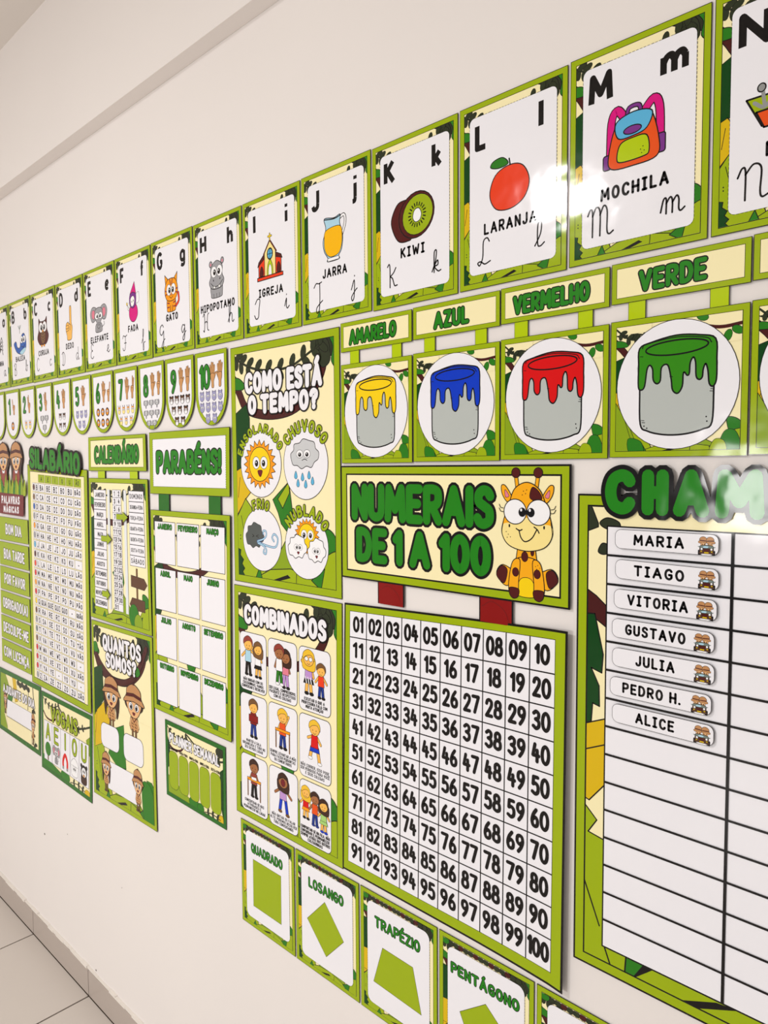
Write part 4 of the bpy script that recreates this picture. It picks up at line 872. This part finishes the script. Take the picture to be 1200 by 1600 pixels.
# ------------------------------------------------------------------ colour signs with paint cans
CLR = [('AMARELO', 'yel', 'yellow', 1.9535), ('AZUL', 'blue', 'blue', 2.1425), ('VERMELHO', 'red', 'red', 2.3305), ('VERDE', 'grn', 'green', 2.5195), ('', 'or_', '', 2.7075)]
for i, (nm, c, en, x0) in enumerate(CLR):
    zt = -.3065 + .0013 * i; dzc = .0013 * i
    last = i >= 3
    p = Sheet('colour_sign', ('%s colour sign hanging by straps over a %s paint can' % (nm, en)) if nm else 'colour sign cut off by the right edge of the photo, left strip only', 'sign', rect(x0, zt, x0 + .186, zt - .2725), 186, 272.5, 'colour signs with paint cans',
              back=.0022, thick=.0008)
    p.crinkle = 2 if last else 0
    for a, b in ((25, 50), (136, 160)):
        p.part('strap'); p.r(a, 50, b, 84, 'k', thick=.0008); p.r(a + .6, 50, b - .6, 84, 'lime')
    p.base = .0009; p.lay = 0
    p.part('sign_board'); p.r(0, 0, 186, 56.5, 'k', thick=.0015); p.r(.7, .7, 185.3, 55.8, 'o'); p.r(7.5, 7.5, 178.5, 49, 'k'); p.r(8.2, 8.2, 177.8, 48.3, 'cr')
    if nm: p.part('title_lettering'); p.t(nm, 86 if i != 2 else 89, 29, 29, {0: 124, 1: 76, 2: 132, 3: 92}[i], 6.2, 'tg', 1.8, n=5, gap=1.5, skew=-.02)
    p.lay = 0
    Y = 80.5
    frame(p, 8.2, .7, y0=Y, th=.0015); jungle(p, 9, Y + 8.5, 177, 264)
    p.push(0, Y)
    p.r(96, 9, 177, 46, 'cr'); p.r(9, 9, 60, 20, 'cr')
    p.l([(118, 18), (150, 26), (180, 24)], 4.5, 'br', smooth=True)
    for x, y, a in ((160, 38, 110), (172, 32, 30), (128, 10, 20)): p.e(x, y, 8, 5, 'lf', .6, rot=a, n=12)
    vine(p, [(9, 12), (26, 26), (44, 30)], 1.6, 5)
    p.g([(9, 115), (30, 150), (44, 184), (9, 184)], 'ol', .6); p.l([(20, 132), (36, 180)], .7); p.s_([(152, 184), (158, 160), (172, 160), (178, 184)], 'lf', .6); p.s_([(140, 186), (146, 170), (158, 172), (160, 186)], 'o', .6); p.s_([(30, 186), (28, 166), (46, 170), (50, 186)], 'lf', .6)
    p.clip = None
    k = p.part('white_disc'); p.e(93, 95, 82.5, 86.5, 'w', .9, n=48)
    k2 = p.part('paint_can_drawing', k)
    p.s_([(43.5, 60), (43.5, 90), (46, 147), (56, 156), (74, 161), (93, 162.5), (112, 161), (131, 156), (142, 147), (144.5, 100), (145, 60), (94, 40)], 'can', 0, n=6)
    p.l([(44, 96), (45.5, 146), (56, 156), (74, 161), (93, 162.5), (112, 161), (131, 156), (142.5, 147), (144, 98)], 2.4, smooth=True)
    p.part('paint', k2)
    d = [(43, 42), (60, 35), (94, 29.5), (126, 33), (145, 40), (147, 66), (147, 92), (143, 101), (138, 97), (136, 80), (133, 71), (130, 78), (129, 88), (125, 91), (121, 86), (120, 68), (117, 61), (113, 68), (112, 82), (109, 84), (106, 80), (104, 82), (103, 98), (97, 107), (90, 102), (88, 88), (84, 70), (79, 67), (74, 72), (73, 88), (68, 92), (63, 86), (62, 72), (58, 66), (54, 72), (51, 94), (46, 99), (42, 94), (42, 66)]
    p.s_(d, c, 2.2, n=4); p.l([(47, 42), (53, 37), (94, 32), (132, 37), (140, 44)], 1.4, smooth=True); p.e(94, 45.5, 42, 9.5, c, 2.2, rot=-1, n=36)
    for x, y in ((135, 140), (136, 146), (51, 149), (55, 152)): p.e(x, y, 1.1, 1.1, 'k', n=8)
    for x, y in ((44, 53), (86, 84), (140, 104), (139, 107), (47, 141), (48, 144)): p.l([(x, y), (x + 4, y + .4)], .9)
    p.pop(); p.build()

# ------------------------------------------------------------------ numbers 1 to 100
def giraffe(p):
    for sg in (-1, 1):
        p.s_([(430 + sg * 14, 180), (430 + sg * 44, 162), (430 + sg * 57, 178), (430 + sg * 38, 196)], 'gir', 1.4); p.s_([(430 + sg * 36, 170), (430 + sg * 48, 164), (430 + sg * 57, 180), (430 + sg * 42, 192)], 'kw', 1.2)
        p.l([(430 + sg * 17, 40), (430 + sg * 20, 20)], 7.5, 'k'); p.l([(430 + sg * 17, 40), (430 + sg * 20, 20)], 5, 'gir'); p.e(430 + sg * 20.5, 13, 8, 8, 'kw', 1.2)
        p.s_([(430 + sg * 28, 52), (430 + sg * 40, 34), (430 + sg * 48, 34), (430 + sg * 46, 48), (430 + sg * 36, 60)], 'gir', 1.4); p.s_([(430 + sg * 33, 50), (430 + sg * 41, 40), (430 + sg * 40, 52)], 'pk', .8)
    p.g([(414, 130), (446, 130), (452, 170), (408, 170)], 'gir', 1.5)
    p.s_([(412, 150), (448, 150), (460, 178), (452, 204), (408, 204), (400, 178)], 'gir', 1.5)
    p.s_([(420, 182), (440, 182), (448, 206), (430, 211), (412, 206)], 'yel', 1)
    p.e(427, 146, 6, 8, 'kw', 1); p.e(441, 138, 3, 6, 'kw', 1)
    for sg in (-1, 1):
        p.s_([(430 + sg * 12, 152), (430 + sg * 26, 156), (430 + sg * 33, 190), (430 + sg * 30, 208), (430 + sg * 16, 210), (430 + sg * 14, 186)], 'gir', 1.5); p.s_([(430 + sg * 14, 199), (430 + sg * 31, 198), (430 + sg * 31, 209), (430 + sg * 24, 215), (430 + sg * 15, 211)], 'kw', 1.2)
        p.e(430 + sg * 20, 172, 6, 7, 'kw', 1)
    for x, y in ((447, 160), (451, 158), (455, 162), (449, 164), (453, 166)): p.e(x, y, .8, .8, 'k', n=6)
    p.s_([(398, 60), (408, 38), (430, 28), (452, 38), (464, 60), (475, 92), (476, 112), (462, 130), (430, 137), (398, 130), (384, 112), (386, 92)], 'gir', 1.6, n=6)
    p.s_([(386, 96), (404, 92), (430, 84), (456, 92), (475, 96), (476, 112), (462, 130), (430, 136.5), (398, 130), (384, 112)], 'gl', 0)
    p.l([(386, 92), (384, 112), (398, 130), (430, 137), (462, 130), (476, 112), (474, 90)], 1.6, smooth=True)
    p.s_([(440, 36), (450, 40), (458, 52), (450, 58), (436, 52)], 'kw', 1.2)
    for sg in (-1, 1):
        p.e(430 + sg * 21.5, 75, 21, 20, 'wht', 1.6, n=36); p.e(430 + sg * 8, 75.5, 7, 7.5, 'k', n=18); p.e(430 + sg * 8 - 2, 72, 2, 2.4, 'wht', n=10)
        for a in (0, 6): p.l([(430 + sg * 44, 76 - a), (430 + sg * 49, 75 - a), (430 + sg * 52, 70 - a)], 1.1, smooth=True)
        p.e(430 + sg * 32, 98, 1.6, 3, 'k', n=10)
    p.l([(411, 102), (417, 105), (422, 103)], 2, smooth=True); p.l([(444, 98), (450, 102), (453, 107)], 2, smooth=True); p.l([(416, 104), (420, 116), (428, 122), (440, 116), (449, 102)], 2, smooth=True)
    for x, y in ((392, 108), (396, 112), (394, 117), (400, 116), (424, 42), (428, 46), (422, 48), (430, 40)): p.e(x, y, .9, .9, 'k', n=6)
p = Sheet('number_title_sign', 'wide NUMERAIS DE 1 A 100 sign with a cartoon giraffe and two red straps', 'sign', [(1.952, -.584), (2.459, -.584), (2.459, -.805), (1.952, -.805)], 507, 221, back=.0035, thick=.001)
for a, b in ((99, 166), (337, 404)):
    p.part('strap'); p.r(a, 212, b, 262, 'k', thick=.001); p.r(a + 2.4, 212, b - 2.4, 262, 'dred'); p.l([(a + 6, 236), (a + 26, 226), (a + 50, 238), (a + 60, 256)], .7, 'kw', smooth=True)
p.base = .0012; p.lay = 0
frame(p, 15, 3, lw2=3, th=.002); p.clip = None
p.part('title_lettering'); p.t('NUMERAIS', 199, 70, 72, 338, 17, 'tg', 5, n=6, gap=1)
for w_, cx, wd in (('DE', 84, 84), ('1', 152, None), ('A', 206, 50), ('100', 306, 112)): p.t(w_, cx, 152, 68, wd, 16.5, 'tg', 5, n=6, gap=1)
p.part('giraffe_drawing'); giraffe(p)
p.build()
def numcurl(u, v): return .007 * max(0, (u - 300) / 207) ** 2
p = Sheet('number_chart', 'large white chart of the numbers 01 to 100 in a green border', 'chart', [(1.953, -.857), (2.460, -.836), (2.457, -1.413), (1.942, -1.411)], 507, 565, back=.002, thick=.001, out=numcurl, cuts=[(0, q) for q in (300, 340, 380, 420, 450, 480)])
p.quad = [Vector(q) for q in [(1.956, -.857 + .0), (2.4592, -.8372), (2.4554, -1.4136), (1.9426, -1.4108)]]
p.part('border'); p.r(0, 0, 507, 565, 'k', thick=.001); p.r(3.8, 3.8, 503.2, 561.2, 'o'); p.r(16, 15, 485, 543, 'k')
p.eps = 6e-5
k = p.part('number_grid'); p.r(17, 16, 484, 542, 'w')
for i in range(1, 10):
    p.lay = 6; x = 17 + 467 * i / 10; p.r(x - 1.05, 16, x + 1.05, 542, 'k'); y = 16 + 526 * i / 10; p.lay = 7; p.r(17, y - 1.05, 484, y + 1.05, 'k')
p.lay = 8
for i in range(100):
    r_, c_ = divmod(i, 10); p.lay = 8; tx = '%02d' % (i + 1)
    p.t(tx, 17 + 46.7 * (c_ + .5), 16 + 52.6 * (r_ + .5) - 1, 33, {'100': 42}.get(tx, 29.5 if tx[1] == '1' or tx[0] == '1' else 35.5), 6.2, 'k', n=5, gap=1.6)
p.build()

# ------------------------------------------------------------------ roll-call board, its cut-out title and the name tags
p = Sheet('roll_call_board', 'big roll-call board with an empty ruled white table and thick jungle border', 'board', rect(2.47, -.628, 2.95, -1.349), 480, 721, back=.003, thick=.001)
frame(p, 16, 2.8, lw2=2.8)
jungle(p, 17, 17, 463, 704)
p.r(17, 17, 60, 704, 'cr'); p.r(17, 17, 463, 48, 'cr')
p.g([(15, 14), (24, 20), (34, 43), (34, 48), (19, 54), (15, 56)], 'dv', 1.6); p.s_([(36, 42), (48, 34), (66, 40), (66, 52), (46, 50)], 'dv', 1.6); p.s_([(50, 74), (40, 72), (34, 84), (42, 88), (52, 84)], 'dv', 1.6)
p.g([(15, 140), (32, 150), (50, 165), (50, 196), (34, 186), (15, 176)], 'br', 1.8)
p.g([(17, 178), (30, 177), (44, 236), (42, 264), (25, 259), (38, 284), (39, 315), (28, 312), (26, 340), (15, 346)], 'dg', 2)
p.g([(15, 346), (50, 331), (50, 430), (24, 462), (15, 459)], 'y', 2); p.l([(15, 386), (50, 370)], 2)
p.g([(15, 468), (37, 489), (23, 511), (50, 516), (50, 706), (15, 706)], 'o', 2); p.l([(17, 587), (43, 651)], 2.4)
p.g([(44, 672), (470, 672), (470, 706), (17, 706), (17, 650)], 'o', 0); p.l([(50, 676), (63, 708)], 2.6); p.g([(86, 676), (120, 676), (96, 707), (84, 706)], 'lf', 2.4); p.g([(96, 707), (130, 676), (112, 680)], 'k', 1); p.g([(160, 707), (214, 683), (240, 680), (183, 706)], 'k', 1)
p.clip = None
k = p.part('name_table'); p.r(47, 45, 439, 681, 'k'); p.r(49.2, 47.2, 436.8, 678.6, 'w')
for i in range(1, 15): p.lay = 300; y = 46 + 42.25 * i; p.r(48, y - 1.6, 438, y + 1.6, 'k')
p.lay = 301; p.r(219.8, 46, 223.8, 680, 'k'); p.build()

p = Sheet('roll_call_title', 'big cut-out green letters of the roll-call title, glossy, above the name table', 'lettering', rect(2.509, -.588, 2.909, -.668), 400, 80, back=.0065, thick=.001)
p.part('cut_out_letters')
P0 = p.lay; p.crinkle = 1
def tt(ch, cx, w_): p.lay = P0; p.t(ch, cx, 36, 64, w_ - 4, 17.5, 'tg', 6.5, n=6, thick=.001)
for ch, cx, w_ in (('C', 29, 50), ('H', 80, 42), ('A', 129, 52), ('M', 190, 64), ('A', 251, 52), ('D', 304, 48), ('A', 356, 52)): tt(ch, cx, w_)
p.build()

def jeep(p):
    """small off-road car with two children in sun hats on top, box 100"""
    for sg in (-1, 1):
        p.e(sg * 20, -30, 22, 18, 'hat', 2, n=16); p.s_([(sg * 2, -22), (sg * 44, -24), (sg * 44, -12), (sg * 4, -12)], 'hat', 1.5, n=3); p.l([(sg * 4, -26), (sg * 40, -28)], 4, 'kw'); p.e(sg * 20, -6, 15, 10, 'skin', 1.5, n=14); p.e(sg * 13, -7, 3, 4, 'k', n=8); p.e(sg * 25, -7, 3, 4, 'k', n=8)
    for sg in (-1, 1): p.r(sg * 40 - 9, 24, sg * 40 + 9, 51, 'k', 0, 4); p.l([(sg * 40, 8), (sg * 48, 6)], 4, 'mg')
    p.s_([(-38, 14), (-30, -1), (30, -1), (38, 14), (0, 17)], 'mg', 3, n=3); p.s_([(-20, 11), (-14, 3), (10, 3), (4, 12)], 'lb', 0, n=3); p.r(-40, 13, 40, 40, 'br2', 2, 5); p.r(-17, 17, 17, 31, 'kw', 1.5)
    for sg in (-1, 1): p.e(sg * 28, 18, 7, 7, 'wht', 2, n=12); p.e(sg * 30, 31, 5, 4, 'y', 1, n=10)
    p.r(-44, 35, 44, 43, 'br2', 1.5, 2); p.r(-13, 33, 13, 41, 'y', 1, 1); p.r(-26, 43, 26, 51, 'wht', 1.5)
TG = [('MARIA', 2.532, -.6775, .0005), ('TIAGO', 2.533, -.7205, -.002), ('VITORIA', 2.5315, -.7635, 0), ('GUSTAVO', 2.529, -.8065, -.0005), ('JULIA', 2.530, -.849, 0), ('PEDRO H.', 2.527, -.892, .001), ('ALICE', 2.531, -.9315, 0)]
for i, (nm, x0, z0, tilt) in enumerate(TG):
    p = Sheet('name_tag', 'white rounded name tag reading %s with a small jeep picture' % nm, 'name tag', [(x0, z0), (x0 + .1435, z0 + tilt), (x0 + .1435, z0 + tilt - .0285), (x0, z0 - .0275)], 143.5, 28, 'name tags in the roll-call table', back=.0078, thick=.0008)
    p.part('tag_card'); p.r(0, 0, 143.5, 28, 'k', 0, 9, thick=.0008); p.r(.55, .55, 142.9, 27.4, 'w', 0, 8.5)
    p.part('name_lettering'); p.t(nm, 63 if nm != 'PEDRO H.' else 61, 14, 16, {5: 71, 7: 86, 8: 84}[len(nm)] if nm not in ('JULIA', 'ALICE') else 56, 3.4, 'k', n=5, table=GLS, gap=2)
    p.part('jeep_drawing'); p.push(128, 15.3, .225, .245); jeep(p); p.pop()
    p.build()

# small dents and marks on the plaster
for i, (x, z, r_) in enumerate([(0.36, -1.90, .004), (0.75, -2.22, .0035), (0.56, -1.83, .002), (0.95, -1.86, .0016)]):
    me = bpy.data.meshes.new('wall_mark'); V = [(x + r_ * math.cos(a * math.pi / 4) * (1 + .3 * (a % 2)), -.0006, z + r_ * .8 * math.sin(a * math.pi / 4)) for a in range(8)]
    me.from_pydata(V, [], [list(range(8))]); me.materials.append(SPECK); o = bpy.data.objects.new('wall_mark', me); COL.objects.link(o); o['kind'] = 'structure'
